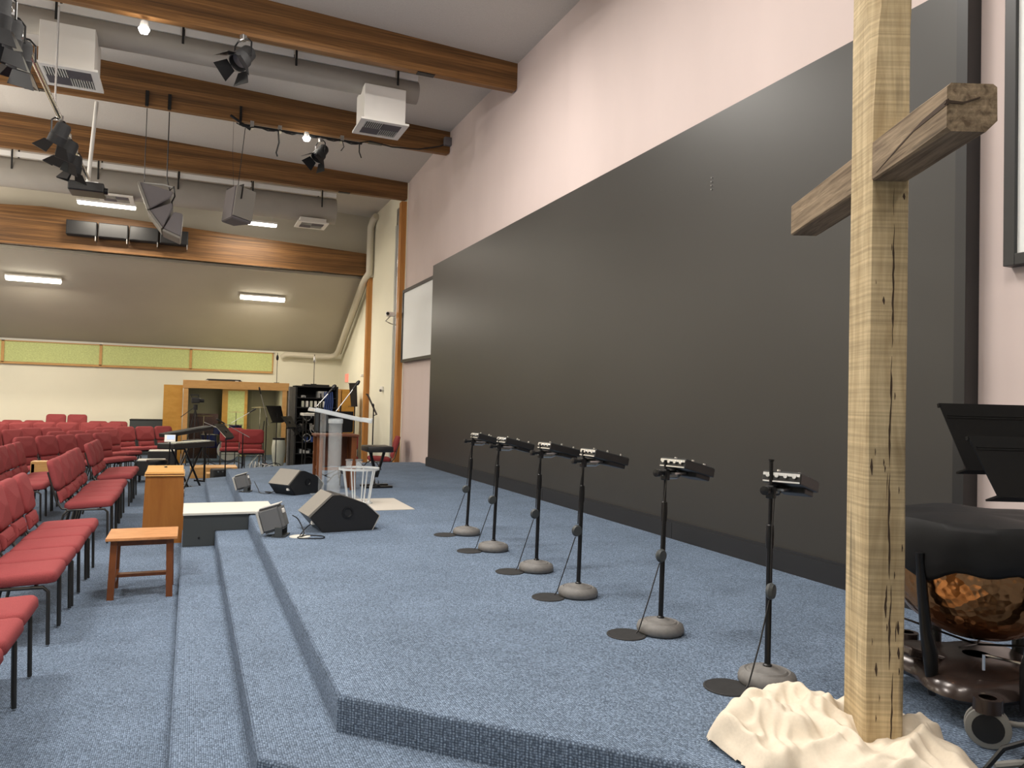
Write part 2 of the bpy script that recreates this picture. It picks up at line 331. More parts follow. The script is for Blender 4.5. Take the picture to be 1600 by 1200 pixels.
# ---------------------------------------------------------------- green acoustic panels
xs=[2.28,-.02,-2.33,-4.64,-6.95,-9.2]
gl=['green fabric wall panel nearest the corner pipe','green fabric wall panel, second from the corner pipe','green fabric wall panel, third from the corner pipe','green fabric wall panel cut by the left edge of the picture','green fabric wall panel beyond the left edge']
for i in range(5):
    x1,x0=xs[i],xs[i+1]; t=thing('acoustic_panel',gl[i],'wall panel',((x0+x1)/2,23.88,2.46))
    b=newbm(); bb(b,x0+.03,x1-.03,23.85,23.895,2.47,3.02); obj('fabric',b,GREEN,t,world=True)
    b=newbm(); bb(b,x0,x0+.035,23.83,23.9,2.44,3.035); bb(b,x1-.035,x1,23.83,23.9,2.44,3.035); bb(b,x0,x1,23.83,23.9,2.41,2.465); bb(b,x0,x1,23.83,23.9,3.01,3.036)
    obj('wood_frame',b,BLOND,t,world=True)
# ---------------------------------------------------------------- ceiling lights
def tubelight(x0,x1,y,z,label,power,tilt=0,hang=0):
    t=thing('ceiling_light',label,'light',((x0+x1)/2,y,z)); L=x1-x0; m=Matrix.Rotation(tilt,4,'X')
    b=newbm(); box(b,(0,0,.035),(L,.15,.05),m,.008); obj('housing',b,WHITEP,t)
    b=newbm(); box(b,(0,0,-.015),(L-.03,.13,.06),m,.02); obj('diffuser',b,TUBE,t)
    if hang:
        for s in (-.4,.4):
            b=newbm(); tube(b,[(s*L,0,.05),(s*L,0,hang)],.006,5); obj('hanger_rod',b,ALU,t)
    else:
        b=newbm(); box(b,(0,.02,.08),(L*.5,.06,.06),m); obj('mount_bracket',b,WHITEP,t)
    l=bpy.data.lights.new('tube_light','AREA'); l.shape='RECTANGLE'; l.size=L; l.size_y=.12; l.energy=power; l.color=WARM
    o=bpy.data.objects.new('tube_light',l); C.objects.link(o); o.parent=t; o.location=(0,-.02,-.07); o.rotation_euler=(tilt*.2,0,0)
tl=math.atan2(-1.9,3.85)
tubelight(-4.13,-2.96,21.1,4.36,'lit fluorescent fixture on the sloping ceiling at the left edge',75,tl)
tubelight(1.12,2.28,21.2,4.33,'lit fluorescent fixture on the sloping ceiling near the corner pipe',75,tl)
tubelight(-2.42,-1.25,18.8,5.84,'lit fluorescent fixture hanging above the black boxes on the beam',55,0,.85)
tubelight(.56,1.78,18.8,5.80,'lit fluorescent fixture hanging behind the single grey speaker',55,0,.85)
tubelight(-8.4,-7.2,21.1,4.36,'added fluorescent fixture on the sloping ceiling beyond the left edge, unseen fill',90,tl)  # added out of view to brighten the far wall
tubelight(-6.6,-5.4,18.8,5.84,'added hanging fluorescent fixture beyond the left edge, unseen fill',70,0,.85)  # unseen extra fixture, added to light the far end
# ---------------------------------------------------------------- ducts with diffuser boxes
def duct(y,zc,r,x1,label,ymid):
    t=thing('air_duct',label,'duct',(x1,y,zc))
    b=newbm(); tube(b,[(x1,y,zc),(-10.5,y,zc)],r,28); obj('duct_tube',b,DUCT,t,smooth=50,world=True)
    xx=x1-.35; prev=x1+.0
    hs=[]
    while xx>-10: hs.append(xx); xx-=1.52
    for h in hs:
        b=newbm(); bb(b,h-.015,h+.015,y-r-.004,y+r+.004,zc+.02,zc+.05); bb(b,h-.015,h+.015,y-r-.01,y-r,zc,cz(h,y)); bb(b,h-.015,h+.015,y+r,y+r+.01,zc,cz(h,y)); obj('hanger_strap',b,MATTE,t,world=True)
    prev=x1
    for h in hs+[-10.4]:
        b=newbm(); bb(b,h+.03,prev-.02,y-r+.04,y-r+.08,zc+r-.03,zc+r+.07,.004); obj('lit_gap_strip',b,LITGAP,t,world=True,label='white strip painted in for the bright light above the duct'); prev=h-.01  # strip painted white in place of the lit ceiling showing above the duct
    return t
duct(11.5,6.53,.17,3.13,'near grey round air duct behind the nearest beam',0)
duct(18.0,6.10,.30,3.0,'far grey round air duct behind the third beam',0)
def diffuser(x0,x1,y0,y1,z0,z1,label):
    cx,cy=(x0+x1)/2,(y0+y1)/2
    t=thing('air_diffuser',label,'vent',(cx,cy,z0)); b=newbm(); bb(b,x0,x1,y0,y1,z0+.03,z1,.005); obj('duct_box',b,WHITEP,t,world=True)
    b=newbm(); f=.04
    bb(b,x0-.05,x1+.05,y0-.05,y0+f,z0,z0+.03); bb(b,x0-.05,x1+.05,y1-f,y1+.05,z0,z0+.03); bb(b,x0-.05,x0+f,y0+f,y1-f,z0,z0+.03); bb(b,x1-f,x1+.05,y0+f,y1-f,z0,z0+.03)
    obj('grille_frame',b,WHITEP,t,world=True)
    b=newbm(); bb(b,x0+f,x1-f,y0+f,y1-f,z0+.02,z0+.035); obj('grille_back',b,BLACK,t,world=True)
    for qx in (0,1):
        for qy in (0,1):
            b=newbm(); ax,bx=(x0+f,cx) if qx==0 else (cx,x1-f); ay,by=(y0+f,cy) if qy==0 else (cy,y1-f)
            if (qx+qy)%2==0:
                n=9
                for k in range(n):
                    u=ax+(bx-ax)*(k+.5)/n; box(b,(0,0,0),(.012,by-ay,.028),Matrix.Translation((u,(ay+by)/2,z0+.012))@Matrix.Rotation(.5,4,'Y'))
            else:
                n=9
                for k in range(n):
                    u=ay+(by-ay)*(k+.5)/n; box(b,(0,0,0),(bx-ax,.012,.028),Matrix.Translation(((ax+bx)/2,u,z0+.012))@Matrix.Rotation(-.5,4,'X'))
            obj('louver_blades',b,GREYSPK if (qx+qy)%2 else LIGHTG,t,world=True,kind='stuff')
diffuser(2.25,2.88,11.2,11.8,5.86,6.42,'white square air diffuser box below the near duct, closer to the pink wall')
diffuser(-1.93,-1.3,11.15,11.8,5.84,6.42,'white square air diffuser box below the near duct, beside the black stage lights')
diffuser(2.17,2.76,17.7,18.3,5.71,5.83,'small white air diffuser box under the far duct')
diffuser(-1.87,-1.3,17.7,18.3,5.80,5.84,'white air diffuser box under the far duct, behind the projector')
# ---------------------------------------------------------------- corner pipe and conduit
t=thing('drain_pipe','beige pipe running down the corner and along the sloping ceiling','pipe',(4.2,19.6,0))
b=newbm(); tube(b,[(4.25,19.2,6.42),(4.23,19.45,6.36),(4.2,19.58,6.2),(4.2,19.6,5.9),(4.2,19.6,5.2),(4.2,19.62,5.0),(4.14,19.8,4.86),(4.12,20.0,4.76)],.085,14); obj('upright_pipe',b,PIPE,t,smooth=60,world=True)
b=newbm(); tube(b,[(4.12,20.0,4.76),(4.12,23.3,3.14),(4.08,23.5,3.04),(3.95,23.62,2.99),(3.7,23.66,2.97),(2.75,23.7,3.0),(2.6,23.72,2.98),(2.55,23.8,2.93)],.085,14); obj('slope_pipe',b,PIPE,t,smooth=60,world=True)
t=thing('cable_conduit','silver conduit with cables climbing beside the tall wooden post','conduit',(4.27,16.95,.5))
b=newbm(); bb(b,4.25,4.31,16.85,17.05,.0,6.1,.008); obj('conduit_channel',b,ALU,t,world=True)
b=newbm()
for k in range(3):
    tube(b,[(4.235-.004*k,16.86+.06*k+.02*sin(z*2+k),z*.45+.3) for z in range(0,13)],.008,5)
obj('loose_cable',b,LIGHTG,t,world=True)
t=thing('security_camera','small white camera on a bracket beside the tall wooden post','camera',(4.1,16.75,3.6))
b=newbm(); bb(b,4.0,4.2,16.7,16.82,3.58,3.68,.015); obj('camera_body',b,WHITEP,t,world=True)
b=newbm(); cyl(b,(0,0,0),.035,.03,14,Matrix.Translation((4.02,16.69,3.63))@Matrix.Rotation(PI/2,4,'X')); obj('camera_lens',b,BLACK,t,world=True)
b=newbm(); tube(b,[(4.1,16.78,3.58),(4.0,16.78,3.47),(4.12,16.8,3.42),(4.26,16.86,3.40)],.014,6); obj('bracket_arm',b,ALU,t,world=True)
t=thing('wall_outlet_box','small white box with a knob on the cream wall between the two posts','wall box',(4.3,18.2,1.95))
b=newbm(); bb(b,4.27,4.32,18.1,18.3,1.92,2.02,.01); obj('box_body',b,WHITEP,t,world=True); b=newbm(); cyl(b,(0,0,0),.03,.05,10,Matrix.Translation((4.28,18.15,1.92))@Matrix.Rotation(-PI/2,4,'Y')); obj('knob',b,GREYSPK,t,world=True)
b=newbm(); bb(b,4.28,4.32,22.6,22.95,2.2,2.45,.01); tag(obj('wall_sign',b,EXITM),'small blurred red sign high on the cream wall near the corner','sign')
b=newbm(); bb(b,4.2,4.32,20.2,20.35,2.3,2.36,.01); tag(obj('wall_sensor',b,WHITEP),'small white sensor on the cream wall beside the far post','sensor')
# ---------------------------------------------------------------- items hung from the ceiling
b=newbm()
t=thing('truss_pipe','long chrome lighting pipe running away from the camera under the ceiling','lighting pipe',(-1.6,10.5,5.05))
b=newbm(); tube(b,[(-1.6,6.6,5.08),(-1.6,13.55,5.05)],.028,12); obj('pipe',b,CHROME,t,smooth=60,world=True)
for yy in (7.3,10.35):
    b=newbm(); tube(b,[(-1.6,yy,5.08),(-1.6,yy,6.28 if yy>8 else 6.27)],.012,8); obj('hanger_rod',b,CHROME,t,world=True)
t=thing('projector','black ceiling projector hanging on a white pole','projector',(-1.6,13.6,4.8))
b=newbm(); bb(b,-1.86,-1.36,13.4,13.85,4.82,4.97,.02); obj('projector_body',b,BLACK,t,world=True)
b=newbm(); cyl(b,(0,0,0),.05,.09,18,Matrix.Translation((-1.40,13.5,4.87))@Matrix.Rotation(PI/2,4,'Y')); obj('projector_lens',b,BLACKM,t,smooth=40,world=True)
b=newbm(); tube(b,[(-1.6,13.6,4.98),(-1.6,13.6,5.1),(-1.52,13.52,6.28)],.03,10); obj('mounting_pole',b,WHITEP,t,smooth=60,world=True)
b=newbm(); box(b,(-1.6,13.6,4.985),(.3,.25,.02)); obj('mounting_plate',b,ALU,t,world=True)
def stagelight(x,y,z,rx,rz,label,hang=.22,sc=1,lamp=False):
    t=thing('stage_light',label,'stage light',(x,y,z),rz)
    b=newbm(); box(b,(0,0,hang),(.06*sc,.06*sc,.07*sc),I4,.01); obj('clamp',b,ALU,t)
    b=newbm(); s=.13*sc
    tube(b,[(-s,0,0),(-s,0,hang*.7),(-s*.6,0,hang*.9),(s*.6,0,hang*.9),(s,0,hang*.7),(s,0,0)],.01*sc,6); obj('yoke',b,BLACKM,t)
    m=Matrix.Rotation(rx,4,'X')
    b=newbm(); lathe(b,[(0,.17*sc),(.06*sc,.165*sc),(.085*sc,.13*sc),(.09*sc,.02*sc),(.105*sc,0),(.105*sc,-.11*sc),(.095*sc,-.11*sc),(.09*sc,-.02*sc),(0,-.02*sc)],18,(0,0,0),m); obj('lamp_body',b,MATTE,t,smooth=35)
    b=newbm(); lathe(b,[(0,-.045*sc),(.086*sc,-.05*sc),(.086*sc,-.055*sc),(0,-.06*sc)],18,(0,0,0),m); obj('lens',b,LAMP if lamp else GREYSPK,t)
    for k in range(4):
        b=newbm(); q=m@Matrix.Rotation(k*PI/2,4,'Z')@Matrix.Translation((.105*sc,0,-.11*sc))@Matrix.Rotation(-.55,4,'Y')
        w=.09*sc; prism(b,[(-w*.8,0),(w*.8,0),(w*1.25,-.15*sc),(-w*1.25,-.15*sc)],'x',-.003,.003,q); obj('barn_door',b,BLACKM,t)
    return t
stagelight(.47,10.18,6.0,-.7,-.9,'black stage light with open barn doors under the nearest beam',.26,1.15)
stagelight(1.93,13.3,5.92,-.6,-1.1,'black stage light with barn doors on the bar under the second beam',.24,1.05)
# row of lights on the chrome pipe
for k,(yy,rx,rz,s,lb) in enumerate([(7.5,.3,.5,1.02,'black stage light highest on the chrome pipe, cut by the corner of the picture'),(7.95,.35,.7,1.0,'black stage light second along the chrome pipe from the camera'),(8.4,.5,.5,1.0,'black stage light on the chrome pipe, above its bare stretch'),
    (10.75,.5,1.0,1.0,'black stage light midway along the chrome pipe'),(11.45,.4,1.2,1.0,'black stage light with silver edges nearer the projector'),(12.1,.2,.9,.9,'last black stage light on the chrome pipe before the projector')]):
    stagelight(-1.6,yy,4.84,rx,rz,lb,.22,s)
# bright small lamps
def floodlamp(x,y,z,label):
    t=thing('spot_lamp',label,'spot light',(x,y,z)); b=newbm(); lathe(b,[(0,.09),(.04,.08),(.055,.0),(.05,-.02)],14); obj('lamp_shade',b,WHITEP,t,smooth=40)
    b=newbm(); lathe(b,[(0,-.08),(.045,-.065),(.066,-.02),(.05,.0),(0,.0)],14); obj('bulb',b,LAMP,t,smooth=60)
floodlamp(-.68,10.31,6.20,'small glowing spot lamp under the nearest beam'); floodlamp(1.69,13.28,6.17,'small glowing spot lamp on the lighting bar')
t=thing('lighting_bar','black lighting bar with looped cables under the second beam','lighting bar',(1.7,13.32,6.22))
b=newbm(); tube(b,[(.6,13.32,6.22),(2.65,13.32,6.22)],.02,10); obj('bar',b,BLACKM,t,world=True)
b=newbm()
for x in (.8,1.25,2.3):
    b=newbm(); bb(b,x-.03,x+.03,13.29,13.44,6.2,6.3); obj('bar_clamp',b,ALU,t,world=True)
b=newbm()
import itertools
p=[(.55+i*.1,13.28,6.22-.05*abs(sin(i*.9))) for i in range(22)]; tube(b,p,.011,5)
tube(b,[(2.6,13.3,6.22),(2.8,13.35,6.3),(3.2,13.36,6.26),(3.7,13.37,6.3),(4.1,13.38,6.42),(4.25,13.38,6.5)],.012,5)
tube(b,[(1.22,13.28,6.2),(1.24,13.28,6.0),(1.2,13.28,5.82),(1.22,13.28,5.76)],.014,5); tube(b,[(2.3,13.28,6.2),(2.33,13.28,6.1),(2.28,13.28,6.02)],.008,5); tube(b,[(2.6,13.28,6.2),(2.6,13.28,6.05),(2.64,13.28,5.95)],.012,5)
obj('hanging_cable',b,MATTE,t,world=True)
b=newbm(); bb(b,4.18,4.32,13.3,13.4,6.45,6.6,.01); tag(obj('junction_box',b,GREYSPK),'small grey junction box where the second beam meets the wall','electrical box')
# speaker array of three wedges
t=thing('hanging_speaker_array','cluster of three grey wedge speakers curved in an arc, hung on two cables','speaker',(-.5,13.5,4.6))
def wedge(a,b_,c_,d_,y0,y1,t,name='speaker_box'):
    b=newbm(); prism(b,[a,b_,c_,d_],'y',y0,y1); bmesh.ops.bevel(b,geom=b.edges[:],offset=.012,segments=2,affect='EDGES'); o=obj(name,b,GREYSPK,t,world=True); return o
W3=[((-.87,5.04),(-.42,4.87),(-.68,4.63),(-.80,4.75)),((-.70,4.66),(-.45,4.80),(-.47,4.33),(-.61,4.42)),((-.44,4.36),(-.36,4.72),(-.22,4.70),(-.23,4.22))]
W3=[[(-.86,5.06),(-.36,4.96),(-.40,4.86),(-.70,4.64)],[(-.70,4.62),(-.38,4.78),(-.36,4.70),(-.50,4.36)],[(-.49,4.34),(-.34,4.64),(-.21,4.62),(-.23,4.24)]]
for q in W3:
    wedge(*q,13.35,13.85,t)
for q in W3:
    a,d=Vector(q[0]),Vector(q[3]); n=(a-d).normalized(); o_=Vector((-n[1],n[0]));
    o_=o_ if o_[0]<0 else -o_
    b=newbm(); prism(b,[tuple(a),tuple(d),tuple(d+o_*.035),tuple(a+o_*.035)],'y',13.34,13.86); obj('grille',b,GRILLE,t,world=True)
b=newbm(); tube(b,[(-.8,13.5,6.3),(-.8,13.5,5.03)],.006,5); tube(b,[(-.47,13.5,6.3),(-.47,13.5,5.2),(-.42,13.5,5.0)],.009,5); obj('suspension_cable',b,BLACKM,t,world=True)
b=newbm(); bb(b,-.825,-.775,13.38,13.42,6.3,6.55); obj('rigging_bracket',b,BLACKM,t,world=True); b=newbm(); bb(b,-.495,-.445,13.38,13.42,6.3,6.55); obj('rigging_bracket',b,BLACKM,t,world=True); b=newbm(); tube(b,[(-.42,13.4,4.98),(-.36,13.4,5.06),(-.34,13.4,4.9),(-.38,13.4,4.8),(-.37,13.4,4.7)],.012,5); obj('speaker_lead',b,BLACKM,t,world=True)
b=newbm(); tube(b,[(-.8,13.42,5.06),(-.5,13.42,5.07),(-.36,13.42,5.04)],.014,6); obj('rigging_bar',b,LIGHTG,t,world=True)
t=thing('hanging_speaker','single grey two-way speaker hung from a black bracket','speaker',(.62,13.5,4.9),.5)
m=Matrix.Rotation(.12,4,'Y')
b=newbm(); prism(b,[(-.19,-.2),(.19,-.2),(.12,.22),(-.12,.22)],'z',-.3,.26,m); bmesh.ops.bevel(b,geom=b.edges[:],offset=.012,segments=2,affect='EDGES'); obj('speaker_box',b,GREYSPK,t)
b=newbm(); box(b,(0,-.215,-.0),(.36,.02,.52),m,.006); obj('grille',b,GRILLE,t)
b=newbm(); bb(b,-.1,.1,.1,.24,.0,.3,.01,m); bb(b,-.09,-.08,-.26,.24,.05,.3,0,m); obj('mounting_bracket',b,BLACKM,t)
b=newbm(); tube(b,[(0,0,.3),(.02,0,.5),(.1,0,1.35)],.006,5); tube(b,[(-.08,0,.3),(-.1,.03,.9),(-.12,0,1.4)],.003,4); tube(b,[(.13,.1,.2),(.2,.12,.12),(.18,.14,-.1),(.12,.2,-.05)],.01,5); obj('suspension_cable',b,BLACKM,t)
b=newbm(); tube(b,[(.46,13.36,6.36),(.78,13.36,6.17)],.022,6); bb(b,.6,.64,13.38,13.42,6.25,6.55); tag(obj('rigging_arm',b,BLACKM),'slanted black rigging arm on the second beam above the single grey speaker','bracket')
# black boxes on the far beam
for k in range(4):
    t=thing('beam_speaker',['leftmost of the four black boxes fixed along the far beam','second from left of the four black boxes on the far beam','third from left of the four black boxes on the far beam','rightmost of the four black boxes fixed along the far beam'][k],'speaker',(-2.7+.64*k+.3,19.6,5.2),group='black speakers on the far beam')
    x0=-2.7+.64*k
    b=newbm(); bb(b,x0,x0+.61,19.5,19.74,5.24,5.57,.01); obj('speaker_box',b,MATTE,t,world=True)
    b=newbm(); bb(b,x0+.015,x0+.595,19.485,19.5,5.255,5.555,.003); obj('grille',b,BLACK,t,world=True)
    b=newbm(); bb(b,x0+.58,x0+.60,19.5,19.75,5.14,5.25); obj('bracket',b,ALU,t,world=True)
# ---------------------------------------------------------------- chairs
def cushion(name,w,d,h,m,mt,t,rc=.06,puff=.3):
    """rounded-corner upholstered pad: w along y, d along x, h thick"""
    b=newbm(); n=6
    def outline(ins):
        r=max(.004,rc-ins); P=[]
        for cx,cy,a0 in ((d/2-ins-r,w/2-ins-r,0),(-d/2+ins+r,w/2-ins-r,PI/2),(-d/2+ins+r,-w/2+ins+r,PI),(d/2-ins-r,-w/2+ins+r,1.5*PI)):
            for k in range(n+1): a=a0+PI/2*k/n; P.append((cx+r*cos(a),cy+r*sin(a)))
        return P
    e=h*.5; rings=[]
    for ins,z in ((.03,-h/2),(.006,-h/2+.004),(0,-h/2+.014),(0,h/2-.03),(.006,h/2-.012),(.02,h/2),(.05,h/2+.006),(.11,h/2+h*puff*.6),(.17,h/2+h*puff)):
        rings.append([b.verts.new((x,y,z)) for x,y in outline(min(ins,min(w,d)/2-.012))])
    N=len(rings[0])
    for A,B in zip(rings,rings[1:]):
        for k in range(N): b.faces.new((A[k],A[(k+1)%N],B[(k+1)%N],B[k]))
    b.faces.new(rings[0][::-1]); b.faces.new(rings[-1])
    b.transform(m); return obj(name,b,mt,t,smooth=60)
def make_chair(label,mt,w=.462):
    t=thing('stacking_chair',label,'chair')
    cushion('seat',w+.01,.47,.075,Matrix.Translation((.01,0,.435))@Matrix.Rotation(-.05,4,'Y'),mt,t,.06,.25)
    lean=-.27
    mb=Matrix.Translation((-.255,0,.455))@Matrix.Rotation(lean,4,'Y')@Matrix.Translation((0,0,.315))@Matrix.Rotation(PI/2,4,'Y')
    cushion('backrest',w,.345,.06,mb,mt,t,.075,.5)
    mb=Matrix.Translation((-.25,0,.455))@Matrix.Rotation(lean,4,'Y')@Matrix.Translation((0,0,.07))@Matrix.Rotation(PI/2,4,'Y')
    cushion('lumbar_pad',w*.88,.135,.035,mb,mt,t,.012,.3)
    h=w/2-.012
    for s in (-1,1):
        b=newbm(); tube(b,[(.10,s*h,.385),(.17,s*h,.385),(.20,s*h,.355),(.21,s*h,0.01)],.0125,8); obj('leg',b,LEG,t,smooth=60)
        b=newbm(); tube(b,[(-.10,s*h,.385),(-.19,s*h,.375),(-.225,s*h,.33),(-.29,s*h,0.01)],.0125,8); obj('leg',b,LEG,t,smooth=60)
    b=newbm()
    for s in (-1,1):
        tube(b,[(-.12,s*h,.385),(-.24,s*h,.40),(-.29,s*h,.47),(-.385,s*h,.80)],.0115,8)
    tube(b,[(-.335,-h,.62),(-.335,h,.62)],.008,6); obj('back_frame',b,LEG,t,smooth=60)
    b=newbm()
    for s in (-1,1): tube(b,[(-.19,s*h,.385),(.17,s*h,.385)],.012,6)
    tube(b,[(.12,-h,.385),(.12,h,.385)],.011,6); tube(b,[(-.15,-h,.385),(-.15,h,.385)],.011,6); tube(b,[(-.23,-h,.30),(-.23,h,.30)],.006,5)
    obj('seat_frame',b,LEG,t)
    return t
proto=None
def chair(x,y,rz,label,group,z=0,mt=None):
    global proto
    if proto is None: proto=make_chair(label,RED); proto.location=(x,y,z); proto.rotation_euler=(0,0,rz); proto['group']=group; return proto
    return dup(proto,(x,y,z),rz,label,group)
XF=-1.0
def row(x,y0,pitch,n,desc,group):
    for k in range(n):
        chair(x+random.uniform(-.012,.012),y0+pitch*(k+.5),random.uniform(-.02,.02),'red chair, %s from camera in %s'%(ORD[k],desc),group)
row(XF,3.22,.49,4,'nearest front-row block, lower left','front row of red chairs')
row(XF,5.74,.49,5,'front-row block left of small wooden table','front row of red chairs')
row(XF,9.47,.475,5,'front-row block left of wooden pedestal','front row of red chairs')
row(XF+.02,12.5,.475,3,'farthest front-row block','front row of red chairs')
row(-1.93,8.75,.49,4,'second-row block cut by left edge','second row of red chairs')
row(-1.93,11.28,.475,4,'second-row block of four','second row of red chairs')
def seg(x,y,deg,n,desc,group,z=0):
    a=math.radians(deg); dx,dy=sin(a),cos(a)
    for k in range(n):
        chair(x+dx*.49*k,y+dy*.49*k,math.atan2(-dx,dy)+random.uniform(-.02,.02),'red chair, %s from left in %s'%(ORD[k],desc),group,z)
seg(-2.15,14.35,29,5,'angled row behind farthest front-row block','angled rows of red chairs')
seg(-3.35,14.3,29,3,'angled row at left picture edge','angled rows of red chairs')
seg(-2.0,16.45,33,4,'angled row with visible seats behind black cases','angled rows of red chairs')
seg(-1.5,18.8,52,4,'angled row nearest the long black box','angled rows of red chairs')
seg(-3.15,16.75,36,2,'third angled row','angled rows of red chairs')
seg(-4.3,16.5,36,2,'short angled row at left edge','angled rows of red chairs')
seg(-2.75,17.95,44,2,'two-chair row in the far block','angled rows of red chairs')
seg(-4.35,18.3,44,3,'three-chair row in the far block','far rows of red chairs')
seg(-5.3,19.75,66,7,'long row before the last two rows','far rows of red chairs')
seg(-5.2,21.3,84,8,'next to last row','far rows of red chairs')
seg(-5.2,22.75,90,8,'last row under the back wall','last row of red chairs')
for k,x in enumerate((-3.24,-2.75)):
    chair(x,22.77,-PI/2,['left','right'][k]+' one of two red chairs stacked on top of the last row','stacked red chairs',.17)
# two chairs facing the camera, angled chair at the bench, chair by brown stand
p2=proto
m1=make_chair('maroon chair standing alone in front of the drum booth, the nearer one',RED2,.55); m1.location=(1.33,18.2,0); m1.rotation_euler=(0,0,-PI/2-.05); m1['group']='chairs by the drum booth'
dup(m1,(.96,18.95,0),-PI/2+.0,'maroon chair half hidden behind the one in front of the drum booth','chairs by the drum booth')
dup(m1,(3.75,15.9,0),PI-.15,'maroon chair seen side on against the tall wooden post','chairs beyond the stage')
dup(m1,(3.05,16.1,0),-PI/2-.2,'maroon chair seen through the clear lectern','chairs beyond the stage')
# ---------------------------------------------------------------- six mixer stands
def make_stand(label,group):
    t=thing('mixer_stand',label,'stand',group=group)
    b=newbm(); lathe(b,[(0,0),(.115,0),(.126,.012),(.127,.03),(.12,.05),(.098,.062),(.09,.058),(.082,.066),(.07,.064),(.06,.071),(.05,.069),(.042,.075),(.018,.08),(0,.08)],40); obj('base',b,BASE,t,smooth=50)
    b=newbm(); lathe(b,[(0,.07),(.02,.07),(.02,.085),(.0135,.09),(.0135,.62),(0,.62)],14); obj('lower_pole',b,BLACKM,t,smooth=40)
    b=newbm(); lathe(b,[(0,.60),(.017,.60),(.018,.66),(.016,.70),(.009,.705),(.009,.93),(.0,.93)],14); obj('upper_pole',b,BLACKM,t,smooth=40)
    b=newbm(); box(b,(0,0,.85),(.035,.04,.06),I4,.006); tube(b,[(-.06,0,.86),(.09,0,.86)],.012,8); lathe(b,[(0,-.015),(.02,-.012),(.02,.012),(0,.015)],12,(0,0,0),Matrix.Translation((-.07,0,.86))@Matrix.Rotation(PI/2,4,'Y')); obj('clamp',b,BLACKM,t)
    m=Matrix.Translation((.135,-.045,.895))@Matrix.Rotation(.2,4,'Y')@Matrix.Scale(1.08,4)
    b=newbm(); box(b,(0,0,-.005),(.25,.16,.045),m,.005); box(b,(.06,0,-.035),(.12,.12,.03),m,.005); obj('mixer_body',b,BLACK,t)
    b=newbm(); box(b,(0,0,.019),(.24,.15,.004),m,.001); obj('top_plate',b,DKGREY,t)
    b=newbm(); box(b,(-.126,0,.008),(.004,.15,.012),m); box(b,(-.126,0,-.022),(.004,.15,.006),m)
    for k in range(4): cyl(b,(0,0,0),.008,.01,8,m@Matrix.Translation((-.128,-.055+.036*k,0))@Matrix.Rotation(-PI/2,4,'Y'))
    obj('jack_strip',b,ALU,t)
    for i in range(4):
        b=newbm(); cyl(b,(-.06+.05*i,.035*(-1)**i,.021),.007,.014,8,m); obj('knob',b,ALU,t)
    b=newbm(); tube(b,[(-.02,0,.85),(.02,0,.83),(.10,0,.83),(.16,0,.86)],.006,6); bb(b,.02,.12,-.05,.05,.855,.865); obj('tray_bracket',b,ALU,t)
    b=newbm(); tube(b,[(-.01,-.02,.84),(-.03,-.02,.70),(-.035,-.02,.52),(-.035,-.02,.46)],.0035,5); tube(b,[(-.05,-.02,.38),(-.10,.0,.2),(-.14,.03,.03),(-.15,.04,.009)],.0035,5); obj('cable',b,BLACK,t)
    b=newbm(); lathe(b,[(0,-.016),(.03,-.014),(.037,0),(.03,.014),(0,.016)],20,(0,0,0),Matrix.Translation((-.045,-.025,.42))@Matrix.Rotation(PI/2,4,'X')); obj('cable_winder',b,DKGREY,t,smooth=50)
    return t
def make_disc(label):
    b=newbm(); lathe(b,[(0,0),(.105,0),(.105,.004),(.098,.007),(.09,.006),(0,.006)],36); o=obj('floor_cover_disc',b,MATTE); tag(o,label,'floor cover'); return o
SP=[(2.40,2.66),(2.38,3.46),(2.32,4.29),(2.37,5.03),(2.35,5.83),(2.39,6.60)]
NM=['nearest the wooden cross','second from the wooden cross','third from the wooden cross','fourth from the wooden cross','fifth from the wooden cross','farthest from the wooden cross']
s0=None; d0=None
for k,((x,y),n) in enumerate(zip(SP,NM)):
    lb='black personal mixer on a round-base microphone stand, '+n; rz=[.5,.3,.10,.12,.05,.05][k]
    if s0 is None:
        s0=make_stand(lb,'mixer stands along the stage'); s0.location=(x,y,.45)
        b=newbm(); lathe(b,[(0,.93),(.009,.93),(.009,.985),(.013,.988),(.013,.995),(0,.995)],12); e=obj('pole_tip',b,BLACKM,s0)
        s0.rotation_euler=(0,.008,rz)
    else:
        s=dup(s0,(x,y,.45),rz,lb); s.rotation_euler=(0,[0,.02,.02,.015,.03,.04][k],rz)
        for c in list(s.children):
            if c.name.startswith('pole_tip'): bpy.data.objects.remove(c)
    lb2='flat black floor disc at the foot of the mixer stand '+n
    dx=-.20; dl=(x+dx,y+.02,.45)
    if d0 is None: d0=make_disc(lb2); d0['group']='floor discs by the mixer stands'; d0.location=dl
    else: dup(d0,dl,0,lb2)
